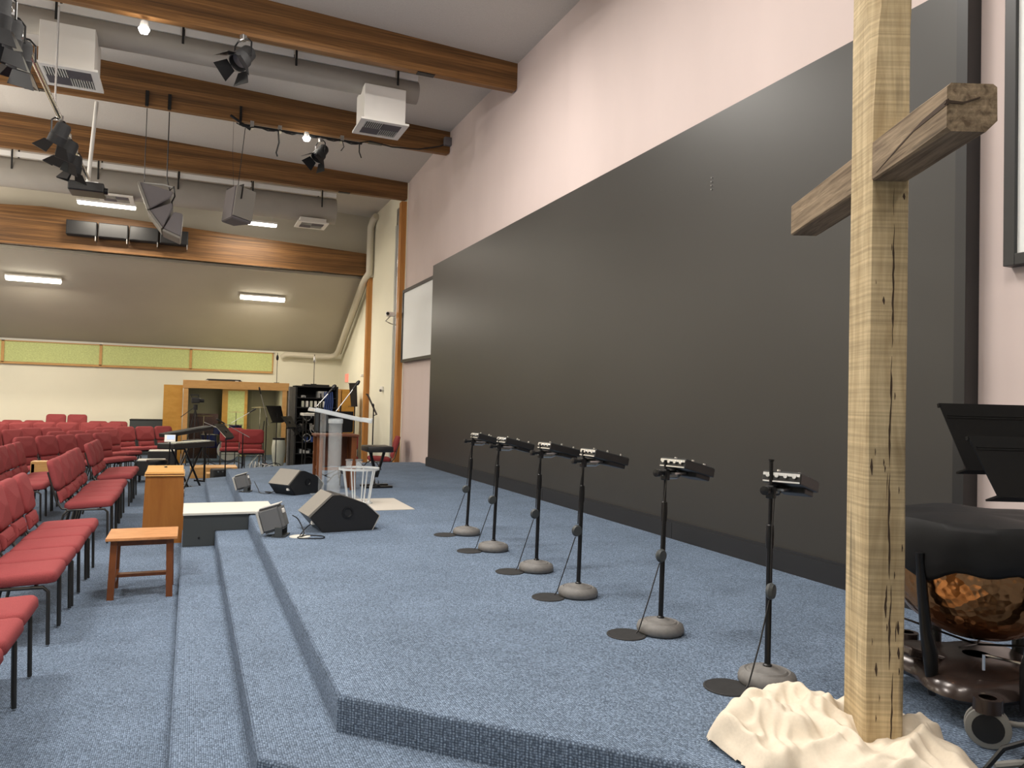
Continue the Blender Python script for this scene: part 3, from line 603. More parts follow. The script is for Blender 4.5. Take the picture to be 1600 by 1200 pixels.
# ---------------------------------------------------------------- the cross
f=Vector((.3914,.9198,0)); rr=Vector((.9198,-.3914,0))
ang=math.atan2(f.y,f.x)-PI/2-math.radians(2)     # local y = along the crossbar
Dn=2.72; crn=Vector((0,0,0))+f*Dn+rr*(557/1180*Dn)   # near left corner of post
t=thing('wooden_cross','tall rough-sawn oak cross standing on the stage in a heap of cream cloth','cross',(crn.x,crn.y,.45),ang)
b=newbm()
PW,PD=.139,.18; zs=[0,.3,.7,1.1,1.5,1.9,2.3,2.62,2.70,2.85]; prev=None
for i,z in enumerate(zs):
    j=lambda: random.uniform(-.0025,.0025)
    cw=.007 if z<2.5 else .02
    if z>2.65: cw=.03
    pts=[(cw+j(),0+j()),(PW-.006+j(),0),(PW+j(),.006),(PW+j(),PD-.006),(PW-.006,PD+j()),(.006,PD),(0,PD-.006+j()),(0+j(),cw*1.6)]
    ring=[b.verts.new((x,y,z)) for x,y in pts]
    if prev:
        for k in range(8): b.faces.new((prev[k],prev[(k+1)%8],ring[(k+1)%8],ring[k]))
    else: b.faces.new(ring[::-1])
    prev=ring
b.faces.new(prev); obj('post',b,OAK,t)
# crack down the post face: thin dark sliver let into the face
def crack(pts,wd,m,par,axis):
    b=newbm()
    L=[];Rr=[]
    for (u,v,k) in pts:
        L.append((u-wd*k,v)); Rr.append((u+wd*k,v))
    poly=L+Rr[::-1]; prism(b,poly,axis,-.0012,.004,m); obj('crack',b,CRK,par)
CRK=mat('crack_shadow_wood',(.05,.03,.018),.9)
def longcrack(z0,z1,u0,wd):
    n=int(abs(z1-z0)/.025); pts=[]; u=u0
    for q in range(n+1):
        e=min(q,n-q)/3; u+=random.uniform(-.0022,.0022)+.15*(u0-u); pts.append((u,z1+(z0-z1)*q/n,min(1,e)*random.uniform(.3,1.5)+.08))
    crack(pts,wd,I4,t,'y')
longcrack(1.93,2.03,.084,.0018); longcrack(1.45,1.90,.082,.0026); longcrack(1.02,1.42,.080,.0024); longcrack(.62,1.0,.081,.0032); longcrack(.30,.60,.087,.0026); longcrack(.04,.29,.097,.0034)
longcrack(.9,1.0,.074,.0028); longcrack(.52,.60,.073,.005); longcrack(.40,.47,.108,.003)
for _ in range(16):
    u=random.uniform(.012,.128); v=random.uniform(.1,1.95); crack([(u,v+.012,.2),(u+.001,v,1),(u,v-.014,.2)],random.uniform(.0012,.0025),I4,t,'y')
for (u,v,k) in ((.05,1.62,.5),(.07,.52,1.2),(.015,1.02,1),(.115,.45,.8),(.04,.30,.8),(.118,.36,.7),(.118,2.0,.4)):
    crack([(u,v+.03*k,.2),(u,v,1.2),(u+.002,v-.03*k,.2)],.004,I4,t,'y')
# crossbar
b=newbm(); z0,z1=2.055,2.20; y0,y1=-.50,PD+.70
ysx=[y0,-.3,-.1,.05,PD,.5,.8,y1]; prev=None
for y in ysx:
    j=lambda: random.uniform(-.003,.003); e=.012 if y in (y0,) else .006
    q=.004; pts=[(q+e,z0),(q,z0+e),(q,z1-e),(q+e,z1),(.150-e,z1+j()),(.150,z1-e),(.150+j(),z0+e+.02),(.150-e-.02,z0+j())]
    ring=[b.verts.new((x,y,z)) for x,z in pts]
    if prev:
        for k in range(8): b.faces.new((prev[k],prev[(k+1)%8],ring[(k+1)%8],ring[k]))
    else: b.faces.new(ring[::-1])
    prev=ring
b.faces.new(prev); obj('crossbar',b,OAKB,t,label='darker weathered oak crossbar with a long split')
b=newbm(); prism(b,[(-.035,2.075),(-.30,2.125),(-.505,2.133),(-.505,2.150),(-.36,2.141),(-.2,2.113)],'x',.0025,.008); prism(b,[(.0,2.138),(.05,2.136),(.10,2.155),(.10,2.158),(.05,2.142),(.0,2.148)],'y',-.503,-.49); obj('crack',b,CRK,t)
# ---------------------------------------------------------------- cloth heap around the foot
from mathutils import noise as NZ
def clothheap(cx,cy,name,label,lobes,H,seed,zb=.45,mt=CLOTH,rot=0,n=210,ext=.75,hole=None):
    """crumpled sheet: warped ridged height field inside an outline made of overlapping lobes"""
    b=newbm(); V={}; st=2*ext/n; off=Vector((seed*3.1,seed*1.7,0))
    def env(x,y):
        e=0
        for (lx,ly,lr,lh) in lobes:
            d=math.hypot(x-lx,y-ly)/lr
            if d<1: e=max(e,lh*(1-d**2.6)**.55)
        return e
    for i in range(n+1):
        for j in range(n+1):
            x,y=-ext+i*st,-ext+j*st
            w1=NZ.noise(Vector((x*4,y*4,0))+off); w2=NZ.noise(Vector((x*4+9,y*4+5,2))+off)
            ex=env(x+.05*w1+.012*NZ.noise(Vector((x*18,y*18,3))+off),y+.05*w2)
            if ex<=0: continue
            p=Vector((x*3.6+1.0*w1,y*6.0+1.0*w2,seed)); r1=1-abs(NZ.noise(p))*2.0
            p2=Vector((x*13+2.2*w2,y*9+2.2*w1,seed+4)); r2=1-abs(NZ.noise(p2))*2.4
            r1=max(0,r1)**1.25; r2=max(0,r2)**1.2
            h=ex*H*(.34+.78*r1*(.55+.45*ex)+.2*r2)+.006
            # steep valleys where folds tuck under
            V[(i,j)]=b.verts.new((cx+x,cy+y,zb+h))
    for (i,j) in list(V):
        q=[V.get(k) for k in ((i,j),(i+1,j),(i+1,j+1),(i,j+1))]
        if all(q): b.faces.new(q)
    be=[e for e in b.edges if len(e.link_faces)==1]; 
    seen=set()
    for e in be:
        for v in e.verts:
            if v not in seen: v.co.z=zb+.003; seen.add(v)
    loose=[v for v in b.verts if not v.link_faces]; bmesh.ops.delete(b,geom=loose,context='VERTS')
    for _ in range(3): bmesh.ops.smooth_vert(b,verts=b.verts[:],factor=.5,use_axis_x=True,use_axis_y=True,use_axis_z=True)
    o=obj(name,b,mt)
    for p in o.data.polygons: p.use_smooth=True
    tag(o,label,'cloth'); return o
clothheap(2.14,2.05,'draped_cloth','crumpled cream cloth heaped around the foot of the wooden cross',
  [(.0,.0,.28,.85),(-.19,.10,.20,1.0),(.06,.20,.21,1.0),(-.05,.27,.13,.85),(.28,.10,.18,.8),(.22,-.14,.20,.9),(-.25,.0,.14,.7),(.10,-.22,.26,.8),(.34,-.05,.12,.8)],.125,5)
# ---------------------------------------------------------------- timpani
tx,ty=3.12,2.2
t=thing('timpani','copper kettle drum on a brown cast base with wheels, right of the cross','drum',(tx,ty,.45))
b=newbm(); prof=[(0,.275),(.06,.277),(.13,.292),(.20,.325),(.26,.37),(.31,.43),(.345,.50),(.36,.57),(.365,.66),(.36,.69)]
lathe(b,prof,64); obj('copper_bowl',b,COPPER,t,smooth=True)
b=newbm(); n=72; prof=[(0,.80),(.2,.806),(.33,.80),(.385,.79),(.402,.76),(.408,.70),(.412,.64),(.405,.60),(.395,.585)]
rings=[]
for i,(r,z) in enumerate(prof):
    ring=[]
    for k in range(n if r>0 else 1):
        a=2*PI*k/n; wv=max(0,(i-3)/5); r2=r*(1+.022*wv*sin(7*a+.5)+.012*wv*sin(13*a)); z2=z+(.022*sin(5*a+1)+.015*sin(11*a))*wv*(1 if i>5 else .3)-(.012*sin(3*a)**2 if i<4 else 0)
        ring.append(b.verts.new((r2*cos(a),r2*sin(a),z2)))
    rings.append(ring)
for A,B in zip(rings,rings[1:]):
    for k in range(n):
        k2=(k+1)%n
        if len(A)==1: b.faces.new((A[0],B[k],B[k2]))
        else: b.faces.new((A[k],B[k],B[k2],A[k2]))
o=obj('drum_cover',b,COVER,t,smooth=True,label='black fitted dust cover'); md=o.modifiers.new('s','SOLIDIFY'); md.thickness=.006
for k in range(6):
    a=math.radians(186+60*k); ca,sa=cos(a),sin(a)
    b=newbm(); tube(b,[(ca*.405,sa*.405,.66),(ca*.385,sa*.385,.50),(ca*.36,sa*.36,.34),(ca*.33,sa*.33,.25),(ca*.31,sa*.31,.08)],[.018,.02,.022,.03,.017],10); obj('support_strut',b,BLACKM,t,smooth=50)
b=newbm(); lathe(b,[(0,.20),(.055,.20),(.075,.17),(.085,.12),(.10,.06),(.13,.05),(0,.05)],24); obj('center_column',b,CAST,t,smooth=50)
b=newbm(); lathe(b,[(0,.075),(.20,.075),(.30,.085),(.345,.115),(.335,.15),(.27,.18),(.16,.195),(.12,.20),(0,.20)],40)
for v in b.verts:
    a=math.atan2(v.co.y,v.co.x); r=math.hypot(v.co.x,v.co.y); k=1+.16*cos(4*(a-math.radians(205)))*min(1,r/.2); v.co.x*=k; v.co.y*=k
obj('cast_base',b,CAST,t,smooth=60)
b=newbm(); tube(b,[(-.20,-.17,.21),(-.20,-.17,.27),(-.18,-.17,.265),(-.06,-.25,.24),(.08,-.33,.30)],.006,6); obj('tuning_rod',b,CHROME,t)
b=newbm()
for k in range(4):
    a=math.radians(205+90*k); tube(b,[(cos(a)*.33,sin(a)*.33,.30),(0,0,.24)],.005,5)
obj('tension_rod',b,BLACKM,t)
b=newbm(); bb(b,-.42,-.2,.02,.14,.10,.14,.012,Matrix.Rotation(.3,4,'Y')); obj('foot_pedal',b,CAST,t)
for (wx,wy,wz,rz) in ((-.385,-.315,.075,-.9),(.34,-.2,.075,1.2),(.05,.38,.075,2.3)):
    m=Matrix.Translation((wx,wy,wz))@Matrix.Rotation(rz,4,'Z')@Matrix.Rotation(PI/2,4,'X')
    b=newbm()
    for o_ in (-.026,.012): lathe(b,[(0,.0),(.058,.0),(.072,.003),(.075,.009),(.072,.014),(.058,.017),(0,.017)],28,(0,0,o_),m)
    wh=obj('caster_wheel',b,RUBBER,t,smooth=40)
    b=newbm()
    for o_ in (-.027,.012): lathe(b,[(0,-.001),(.052,-.001),(.052,.0185),(0,.0185)],24,(0,0,o_),m)
    obj('wheel_disc',b,BLACK,wh)
    b=newbm(); cyl(b,(wx,wy,.075),.022,.09,12); lathe(b,[(.03,0),(.05,.0),(.05,.05),(.03,.05)],12,(wx,wy,.13)); obj('caster_fork',b,CAST,wh,smooth=40)
    b=newbm(); tube(b,[(wx+.02,wy-.03,.10),(wx+.08,wy-.06,.092),(wx+.12,wy-.08,.09)],[.012,.01,.014],8); obj('brake_lever',b,RUBBER,wh,smooth=50)
# ---------------------------------------------------------------- two black music stands at the right edge
def musicstand(name,label,x,y,zf,rz,zt,H=.24,W=.54,tilt=-.32,r=.17,col=BLACK,legs=3,l0=0,cat='music stand',bot=.8):
    """desk faces local +y (the player); back seen from -y"""
    t=thing(name,label,cat,(x,y,zf),rz); zc=zt-H/2-zf
    m=Matrix.Translation((0,0,zc))@Matrix.Rotation(tilt,4,'X')
    b=newbm(); w=W/2; prism(b,[(-w,H/2),(w,H/2),(w*bot,-H/2),(-w*bot,-H/2)],'y',-.003,.003,m); box(b,(0,.03,-H/2+.004),(W*bot,.06,.006),m); box(b,(0,.006,H/2-.004),(W,.012,.012),m)
    for k in (.30,.36): box(b,(0,-.004,H*.5-H*k*.6),(W*.93,.002,.004),m)
    obj('desk',b,STANDB if col is BLACK else col,t)
    b=newbm(); tube(b,[(0,-.03,zc),(0,-.03,.12)],.011,10); tube(b,[(0,-.03,zc),(0,-.005,zc)],.016,8); obj('pole',b,BLACKM,t)
    for k in range(legs):
        a=2*PI*k/legs+l0; b=newbm(); tube(b,[(0,-.03,.17),(cos(a)*r*.5,sin(a)*r*.5-.03,.13),(cos(a)*r,sin(a)*r-.03,.012)],.009,7); obj('leg',b,BLACKM,t)
    return t
musicstand('music_stand','rear one of two black music stand desks, backs to the camera, at right edge',2.545,1.63,.45,-.38,1.705,.225,.55,-.30,.15,l0=.6)
musicstand('music_stand','lower, nearer one of two black music stand desks at the right edge',2.40,1.43,.45,-.38,1.605,.185,.54,-.34,.10,l0=.2)
b=newbm(); tube(b,[(2.56,1.74,.475),(2.62,1.70,.49),(2.72,1.66,.49),(2.9,1.6,.47)],.013,8); tag(obj('cable_loop',b,RUBBER),'thick grey cable end on the stage carpet in the lower right corner','cable')
clothheap(2.66,1.56,'black_cloth','black cloth bag lying at the lower right corner of the stage',[(0,0,.17,1),(.1,.05,.16,1)],.07,9,mt=COVER,n=70,ext=.3)
# ---------------------------------------------------------------- small wooden table, pedestal, grey step box
t=thing('small_wooden_table','small wooden side table with a lower stretcher in front of the pedestal','table',(-.31,7.12,0))
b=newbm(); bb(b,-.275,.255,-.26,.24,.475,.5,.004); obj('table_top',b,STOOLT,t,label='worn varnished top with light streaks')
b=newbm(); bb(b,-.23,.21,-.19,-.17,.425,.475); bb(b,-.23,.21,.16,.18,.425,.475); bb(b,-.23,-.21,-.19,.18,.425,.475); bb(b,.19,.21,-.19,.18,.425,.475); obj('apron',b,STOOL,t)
for sx,sy in ((-.215,-.2),(.195,-.2),(-.215,.18),(.195,.18)):
    b=newbm(); prism(b,[(-.025,-.02),(.025,-.02),(.025,.02),(-.025,.02)],'z',0,.475,Matrix.Translation((sx,sy,0)))
    for v in b.verts:
        if v.co.z<.1: v.co.x+=.012*(1 if sx>0 else -1); v.co.y+=.02*(1 if sy>0 else -1)
    obj('leg',b,STOOL,t)
b=newbm(); bb(b,-.2,.18,-.05,.03,.14,.165); bb(b,-.225,-.195,-.2,.18,.13,.165); bb(b,.175,.205,-.2,.18,.13,.165); obj('stretcher',b,STOOL,t)
t=thing('wooden_pedestal','tall plain orange-brown wooden pedestal behind the small table','pedestal',(-.23,9.55,0))
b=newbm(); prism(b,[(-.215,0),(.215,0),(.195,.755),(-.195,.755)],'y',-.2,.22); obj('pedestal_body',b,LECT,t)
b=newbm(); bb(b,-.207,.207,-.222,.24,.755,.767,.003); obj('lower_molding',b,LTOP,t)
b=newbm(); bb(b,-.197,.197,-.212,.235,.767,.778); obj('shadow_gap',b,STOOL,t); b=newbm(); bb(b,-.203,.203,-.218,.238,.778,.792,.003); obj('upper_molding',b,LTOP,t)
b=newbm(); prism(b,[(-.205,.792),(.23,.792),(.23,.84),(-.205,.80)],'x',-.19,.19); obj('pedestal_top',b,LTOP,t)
b=newbm(); lathe(b,[(0,0),(.018,0),(.014,.014),(0,.016)],10,(.0,.1,.825)); obj('knob',b,MATTE,t)
t=thing('portable_step_box','dark grey notched box with an off-white top standing on the stage steps','box',(0,8.25,.15))
b=newbm(); prism(b,[(-.02,.153),(.278,.153),(.278,.303),(.598,.303),(.598,.462),(-.02,.462)],'y',8.26,9.0); obj('box_body',b,DKGREY,t,world=True)
b=newbm(); bb(b,-.025,.86,8.24,9.02,.462,.49,.006); obj('box_top',b,OFFW,t,world=True,label='off-white top board')
b=newbm(); cyl(b,(0,0,0),.012,.006,10,Matrix.Translation((.13,8.262,.235))@Matrix.Rotation(PI/2,4,'X')); obj('hole',b,BLACK,t,world=True)
# ---------------------------------------------------------------- floor monitors
def monitor(label,x,y,rz,sc=1):
    t=thing('stage_monitor',label,'speaker',(x,y,.45),rz); m=Matrix.Scale(sc,4)
    # profile in local x,z; extruded along y ; grille is the slope on -x
    P=[(-.13,0),(.30,0),(.36,.12),(.23,.235),(.02,.31),(-.04,.31),(-.24,.13)]
    b=newbm(); prism(b,P,'y',-.19,.19,m); bmesh.ops.bevel(b,geom=b.edges[:],offset=.006,segments=2,affect='EDGES'); obj('cabinet',b,BLACK,t)
    b=newbm(); prism(b,[(-.242,.132),(-.05,.312),(-.06,.325),(-.256,.145)],'y',-.185,.185,m); obj('grille',b,GRILLE,t,label='grey perforated grille')
    b=newbm(); q=m@Matrix.Translation((.08,-.192,.16))@Matrix.Rotation(PI/2,4,'X'); lathe(b,[(.05,0),(.05,.006),(.036,.006),(.03,-.004),(0,-.004)],20,(0,0,0),q); obj('side_handle',b,BLACKM,t,smooth=40)
    b=newbm(); prism(b,[(.302,.002),(.305,-.0),(.37,.118),(.362,.12)],'y',-.19,.19,m); prism(b,[(.362,.12),(.37,.122),(.24,.238),(.232,.236)],'y',-.19,-.12,m); obj('rear_plate',b,LIGHTG,t)
    b=newbm(); q=m@Matrix.Translation((-.20,-.13,.08)); box(b,(0,0,0),(.03,.04,.03),q,.005); obj('cable_plug',b,WHITEP,t)
    return t
monitor('large black wedge floor monitor with a grey grille in front of the clear lectern',1.27,7.22,.10,1.08)
monitor('large black wedge floor monitor farther back, near the brown wooden stand',1.25,10.0,.62,.97)
def smallspk(label,x,y,rz,sc=1):
    t=thing('small_speaker',label,'speaker',(x,y,.45),rz)
    m=Matrix.Scale(sc,4)@Matrix.Translation((0,0,.02))@Matrix.Rotation(-.3,4,'Y')
    b=newbm(); prism(b,[(-.09,-.07),(.07,-.07),(.07,.07),(-.09,.07)],'z',.02,.19,m)
    for v in b.verts:
        pass
    bmesh.ops.bevel(b,geom=b.edges[:],offset=.025,segments=3,affect='EDGES'); obj('speaker_body',b,GREY,t,smooth=40)
    b=newbm(); box(b,(-.088,0,.105),(.02,.13,.16),m,.008); obj('grille',b,LIGHTG,t)
    b=newbm(); box(b,(0,0,.193),(.13,.12,.008),m,.003); obj('top_cap',b,LIGHTG,t)
    b=newbm(); bb(b,-.01,.04,-.075,-.068,0,.07,.003,Matrix.Scale(sc,4)); bb(b,-.01,.04,.068,.075,0,.07,.003,Matrix.Scale(sc,4)); bb(b,-.03,.06,-.07,.07,0,.012,0,Matrix.Scale(sc,4)); obj('stand_bracket',b,DKGREY,t)
    b=newbm(); box(b,(.075,-.02,.14),(.015,.03,.03),m,.003); obj('plug',b,WHITEP,t)
smallspk('small grey speaker on the stage edge beside the off-white box top',.76,6.95,-.35,1.3)
smallspk('small grey speaker farther back on the stage edge',.70,10.3,-.3,1.1)
def cable(label,pts,r=.005,mt=BLACK):
    b=newbm()
    # Catmull-Rom smoothing
    P=[Vector(p) for p in pts]; Q=[]
    for i in range(len(P)-1):
        p0,p1,p2,p3=P[max(i-1,0)],P[i],P[i+1],P[min(i+2,len(P)-1)]
        for k in range(6):
            u=k/6; Q.append(.5*((2*p1)+(p2-p0)*u+(2*p0-5*p1+4*p2-p3)*u*u+(3*p1-p0-3*p2+p3)*u**3))
    Q.append(P[-1]); tube(b,Q,r,6); return tag(obj('audio_cable',b,mt,smooth=60),label,'cable')
z=.457
cable('looped black cable on the stage between the near small speaker and wedge monitor',[(.87,6.92,.63),(.93,6.98,.58),(.97,6.9,.47),(.9,6.78,z),(.98,6.72,z),(1.1,6.70,z),(1.12,6.8,z),(1.0,6.88,z),(.93,6.8,z+.006),(.95,6.95,z),(1.03,7.1,.50),(1.08,7.08,.53)])
cable('looped black cable on the stage between the far small speaker and wedge monitor',[(.80,10.28,.58),(.84,10.2,.5),(.86,10.1,z),(.95,10.0,z),(1.0,10.15,z),(.93,10.2,z),(.98,10.05,z+.006),(1.08,10.1,.50),(1.03,10.22,.53)])
b=newbm(); lathe(b,[(0,0),(.09,0),(.09,.005),(0,.006)],28,(.93,6.86,.45)); tag(obj('floor_plate',b,OFFW),'round off-white floor plate under the looped cable','floor plate')
b=newbm(); m=Matrix.Identity(4); prism(b,[(1.68,8.27),(2.37,8.27),(2.38,9.27),(1.75,9.30)],'z',.45,.456); tag(obj('floor_mat',b,CHAIRMAT),'pale beige rectangular mat on the blue stage carpet beside the clear lectern','mat')
# ---------------------------------------------------------------- clear lectern and side table
t=thing('acrylic_lectern','clear acrylic lectern with a sloping top on two clear columns','lectern',(1.72,9.55,.45))
m=Matrix.Translation((1.74,9.6,1.46))@Matrix.Rotation(.20,4,'Y')
b=newbm(); box(b,(0,0,0),(.70,.55,.02),m,.004); obj('sloping_top',b,MILK,t,world=True)
b=newbm(); box(b,(.35,0,.02),(.016,.55,.06),m,.003); box(b,(0,-.275,.01),(.7,.014,.045),m,.003); box(b,(0,.275,.01),(.7,.014,.045),m,.003); box(b,(-.35,0,.0),(.016,.55,.04),m,.003); obj('top_lip',b,EDGE,t,world=True)
for sy in (-.02,):
    b=newbm(); lathe(b,[(.085,0),(.085,.96),(.078,.96),(.078,0),(.085,0)],28,(1.68,9.55+sy,.47)); obj('clear_column',b,MILK,t,smooth=60,world=True)
    b=newbm(); lathe(b,[(.088,.0),(.09,.0),(.09,.03),(.088,.03),(.088,0)],28,(1.68,9.55+sy,.47)); lathe(b,[(.088,.9),(.09,.9),(.09,.95),(.088,.95),(.088,.9)],28,(1.68,9.55+sy,.47)); obj('column_band',b,EDGE,t,smooth=60,world=True)
b=newbm(); bb(b,1.52,1.54,9.38,9.72,.47,1.50,.004); obj('front_pane',b,MILK,t,world=True)
b=newbm(); bb(b,1.44,1.96,9.25,9.85,.45,.47,.004); obj('base_plate',b,MILK,t,world=True)
t=thing('acrylic_side_table','round clear side table on thin clear rods beside the lectern','table',(1.86,8.9,.45))
b=newbm(); lathe(b,[(0,.40),(.23,.40),(.23,.418),(0,.418)],40); obj('table_top',b,MILK,t,smooth=40)
b=newbm(); lathe(b,[(.228,.398),(.238,.398),(.238,.421),(.228,.421),(.228,.398)],40); obj('table_rim',b,EDGE,t,smooth=40)
for k in range(8):
    a=2*PI*k/8+.3; b=newbm(); tube(b,[(cos(a)*.13,sin(a)*.13,.02),(cos(a)*.19,sin(a)*.19,.395)],.009,8); obj('rod',b,EDGE,t,smooth=60)
b=newbm(); lathe(b,[(0,0),(.16,0),(.165,.01),(.16,.02),(0,.02)],36); obj('base_ring',b,EDGE,t,smooth=40)
for k,(dx,dy,lb) in enumerate(((-.11,.05,'small clear glass with a metal rim, left on the round side table'),(.0,.02,'small clear glass with a metal rim, right on the round side table'))):
    tt=thing('drinking_glass',lb,'glass',(1.86+dx,8.9+dy,.8715)); b=newbm(); lathe(b,[(.0,.0),(.035,.0),(.04,.08),(.037,.08),(.033,.006),(0,.006)],20); obj('glass_body',b,MILK,tt,smooth=40)
    b=newbm(); lathe(b,[(.041,.078),(.044,.078),(.044,.095),(.041,.095),(.041,.078)],20); obj('metal_rim',b,ALU,tt,smooth=40)
# brown wooden stand behind
t=thing('brown_wooden_stand','brown wooden lectern stand behind the clear lectern','stand',(1.85,10.4,.45))
b=newbm(); bb(b,1.55,2.12,10.2,10.62,1.17,1.20,.004); obj('stand_top',b,BROWN,t,world=True)
for (x,y) in ((1.61,10.25),(2.06,10.25),(1.61,10.57),(2.06,10.57)):
    b=newbm(); bb(b,x-.035,x+.035,y-.03,y+.03,.45,1.17); obj('leg',b,STOOL,t,world=True)
b=newbm(); bb(b,1.64,2.04,10.56,10.58,.75,1.17); bb(b,2.05,2.07,10.28,10.55,.8,1.17); obj('back_panel',b,BROWN,t,world=True)
b=newbm(); bb(b,1.64,2.04,10.24,10.27,.72,.76); bb(b,1.6,1.63,10.27,10.55,.72,.76); obj('stretcher',b,STOOL,t,world=True)
# keyboard bench
t=thing('keyboard_bench','black padded keyboard bench on crossed legs on the stage','bench',(2.45,10.55,.45))
b=newbm(); box(b,(0,0,.54),(.36,.46,.08),I4,.015); obj('padded_seat',b,BLACK,t,smooth=40)
b=newbm(); 
for s in (-1,1): tube(b,[(.10*s,-.02,.50),(-.02*s,0,.05)],.022,8)
obj('cross_legs',b,BLACKM,t)
b=newbm(); bb(b,-.2,.2,-.16,-.11,0,.03,.006); bb(b,-.2,.2,.1,.15,0,.03,.006); bb(b,-.02,.02,-.16,.15,.02,.05); obj('foot_bar',b,BLACKM,t)
b=newbm(); bb(b,-.02,.02,-.03,.03,.05,.14); obj('leg_sleeve',b,CHROME,t)
# boom microphones and stands behind the lectern
def micstand(label,x,y,zf,h,bx,by,bz,head=.03):
    t=thing('microphone_stand',label,'microphone stand',(x,y,zf))
    b=newbm(); tube(b,[(0,0,.05),(0,0,h)],.011,8); obj('pole',b,BLACKM,t)
    for k in range(3):
        a=2*PI*k/3+.4; b=newbm(); tube(b,[(0,0,.12),(cos(a)*.24,sin(a)*.24,.012)],.009,6); obj('leg',b,BLACKM,t)
    v=Vector((bx,by,bz)); q=Vector((0,0,h)); d=(v-q)
    b=newbm(); tube(b,[q-d*.35,v],.007,6); obj('boom',b,ALU,t)
    b=newbm(); u=d.normalized(); tube(b,[v,v+u*.10,v+u*.11,v+u*.15,v+u*.18],[.013,.015,head,head,head*.5],12); obj('microphone',b,BLACK,t,smooth=50)
micstand('left one of two boom microphones rising above the clear lectern',1.80,11.6,.45,1.16,.12,.02,1.30,.035)
micstand('right one of two boom microphones rising above the clear lectern',2.18,12.0,.45,1.12,.19,.02,1.38,.030)
musicstand('music_stand','black music stand behind the brown wooden stand',2.02,11.0,.45,.3,1.50,.30,.42,-.25,.22)
musicstand('music_stand','tilted black music stand between the clear lectern and the far post',2.95,13.2,.45,1.25,1.80,.40,.30,-.45,.2)
musicstand('music_stand','black music stand standing edge-on beside the cream wall',2.68,13.5,.45,1.75,1.97,.42,.36,-.1,.22)
# ---------------------------------------------------------------- equipment rack
t=thing('equipment_rack','tall open black rack full of cables and gear beside the drum booth','rack',(2.8,18.8,0))
b=newbm(); bb(b,2.3,2.34,18.5,19.1,0,1.97); bb(b,3.26,3.3,18.5,19.1,0,1.97); bb(b,2.3,3.3,19.08,19.1,0,1.97); bb(b,2.3,3.3,18.5,19.1,1.95,1.98); bb(b,2.3,3.3,18.5,19.1,0,.05); obj('rack_cabinet',b,MATTE,t,world=True)
b=newbm(); box(b,(0,0,0),(.30,.03,1.93),Matrix.Translation((2.2,18.37,.98))@Matrix.Rotation(1.0,4,'Z'),.003); obj('rack_door',b,BASE,t,world=True)
for k,z in enumerate((.35,.62,.9,1.2,1.45,1.68)):
    b=newbm(); bb(b,2.35,3.25,18.52,19.05,z,z+.02); obj('shelf',b,BLACK,t,world=True)
for k in range(10):
    z=(.37,.64,.92,1.22,1.47,1.70)[k%6]; x=2.42+(k*.37)%.72
    b=newbm(); bb(b,x,x+.22,18.56,18.9,z,z+.10+.03*(k%3),.005); obj('rack_unit',b,[DKGREY,BLACK,LIGHTG][k%3],t,world=True)
for k in range(26):
    x=2.38+random.random()*.78; zz=(.37,.64,.92,1.22,1.70)[k%5]; b=newbm(); bb(b,x,x+.03+.07*random.random(),18.5,18.56,zz,zz+.03+.1*random.random(),.004); obj('rack_unit',b,[LIGHTG,BLACK,ALU,BLUEC,BLACK][(k*3)%5],t,world=True)
for k in range(6):
    b=newbm(); x=2.45+k*.1; bb(b,x,x+.06,18.54,18.6,1.47,1.62,.01); obj('folder',b,[PAPER,WHITEP][k%2],t,world=True)
for k in range(5):
    b=newbm(); x=2.98+k*.045; tube(b,[(x,18.53,1.85),(x+.02,18.5,1.6),(x-.01,18.5,1.35),(x+.01,18.52,1.2)],.014,6); obj('hanging_cable',b,BLUEC,t,world=True)
random.seed(3)
for k in range(14):
    x=2.4+random.random()*.8; z=.15+random.random()*1.1; b=newbm(); R_=.07+random.random()*.05
    tube(b,[(x+R_*cos(a*PI/6),18.47-.01*k%.03,z+R_*sin(a*PI/6)) for a in range(13)],.01,5); obj('coiled_cable',b,BLACK if k%3 else LIGHTG,t,world=True)
b=newbm(); bb(b,2.5,3.1,18.6,18.95,1.98,2.02,.005); obj('top_receiver',b,BLACK,t,world=True)
for (x,y,z0,z1,lb) in ((2.06,20.5,2.06,2.85,'thin black antenna standing on the drum booth roof'),(2.75,18.75,2.02,2.75,'thin black antenna with a silver head on top of the rack')):
    tt=thing('antenna',lb,'antenna',(x,y,z0)); b=newbm(); tube(b,[(0,0,0),(0,0,z1-z0)],.008,6); cyl(b,(0,0,0),.07,.015,12); obj('mast',b,BLACKM,tt)
    b=newbm(); lathe(b,[(0,-.09),(.03,-.06),(.035,0),(.02,.05),(0,.09)],12,(0,0,z1-z0-.12)); obj('antenna_head',b,ALU if x>2.5 else BLACKM,tt,smooth=50)
# black console screen in front of the rack
t=thing('video_monitor','black upright monitor between the rack and the brown stand','monitor',(2.3,14.0,.45))
b=newbm(); bb(b,2.08,2.42,13.95,14.0,1.07,1.42,.008); obj('monitor_body',b,BLACK,t,world=True)
b=newbm(); bb(b,2.10,2.40,13.945,13.95,1.09,1.40); obj('screen',b,DKGREY,t,world=True)
b=newbm(); tube(b,[(2.25,13.98,1.1),(2.25,13.98,.46)],.018,8); cyl(b,(2.25,13.98,.45),.14,.015,20); obj('monitor_stand',b,BLACKM,t,world=True)
b=newbm(); bb(b,2.38,3.15,17.6,18.2,1.28,1.34,.01); tag_o=thing('work_table','white-topped work table in front of the equipment rack','table',(2.76,17.9,0)); obj('table_top',b,OFFW,tag_o,world=True)
for (x,y) in ((2.45,17.65),(3.08,17.65),(2.45,18.15),(3.08,18.15)):
    b=newbm(); tube(b,[(x,y,0),(x,y,1.28)],.015,6); obj('leg',b,BLACKM,tag_o,world=True)
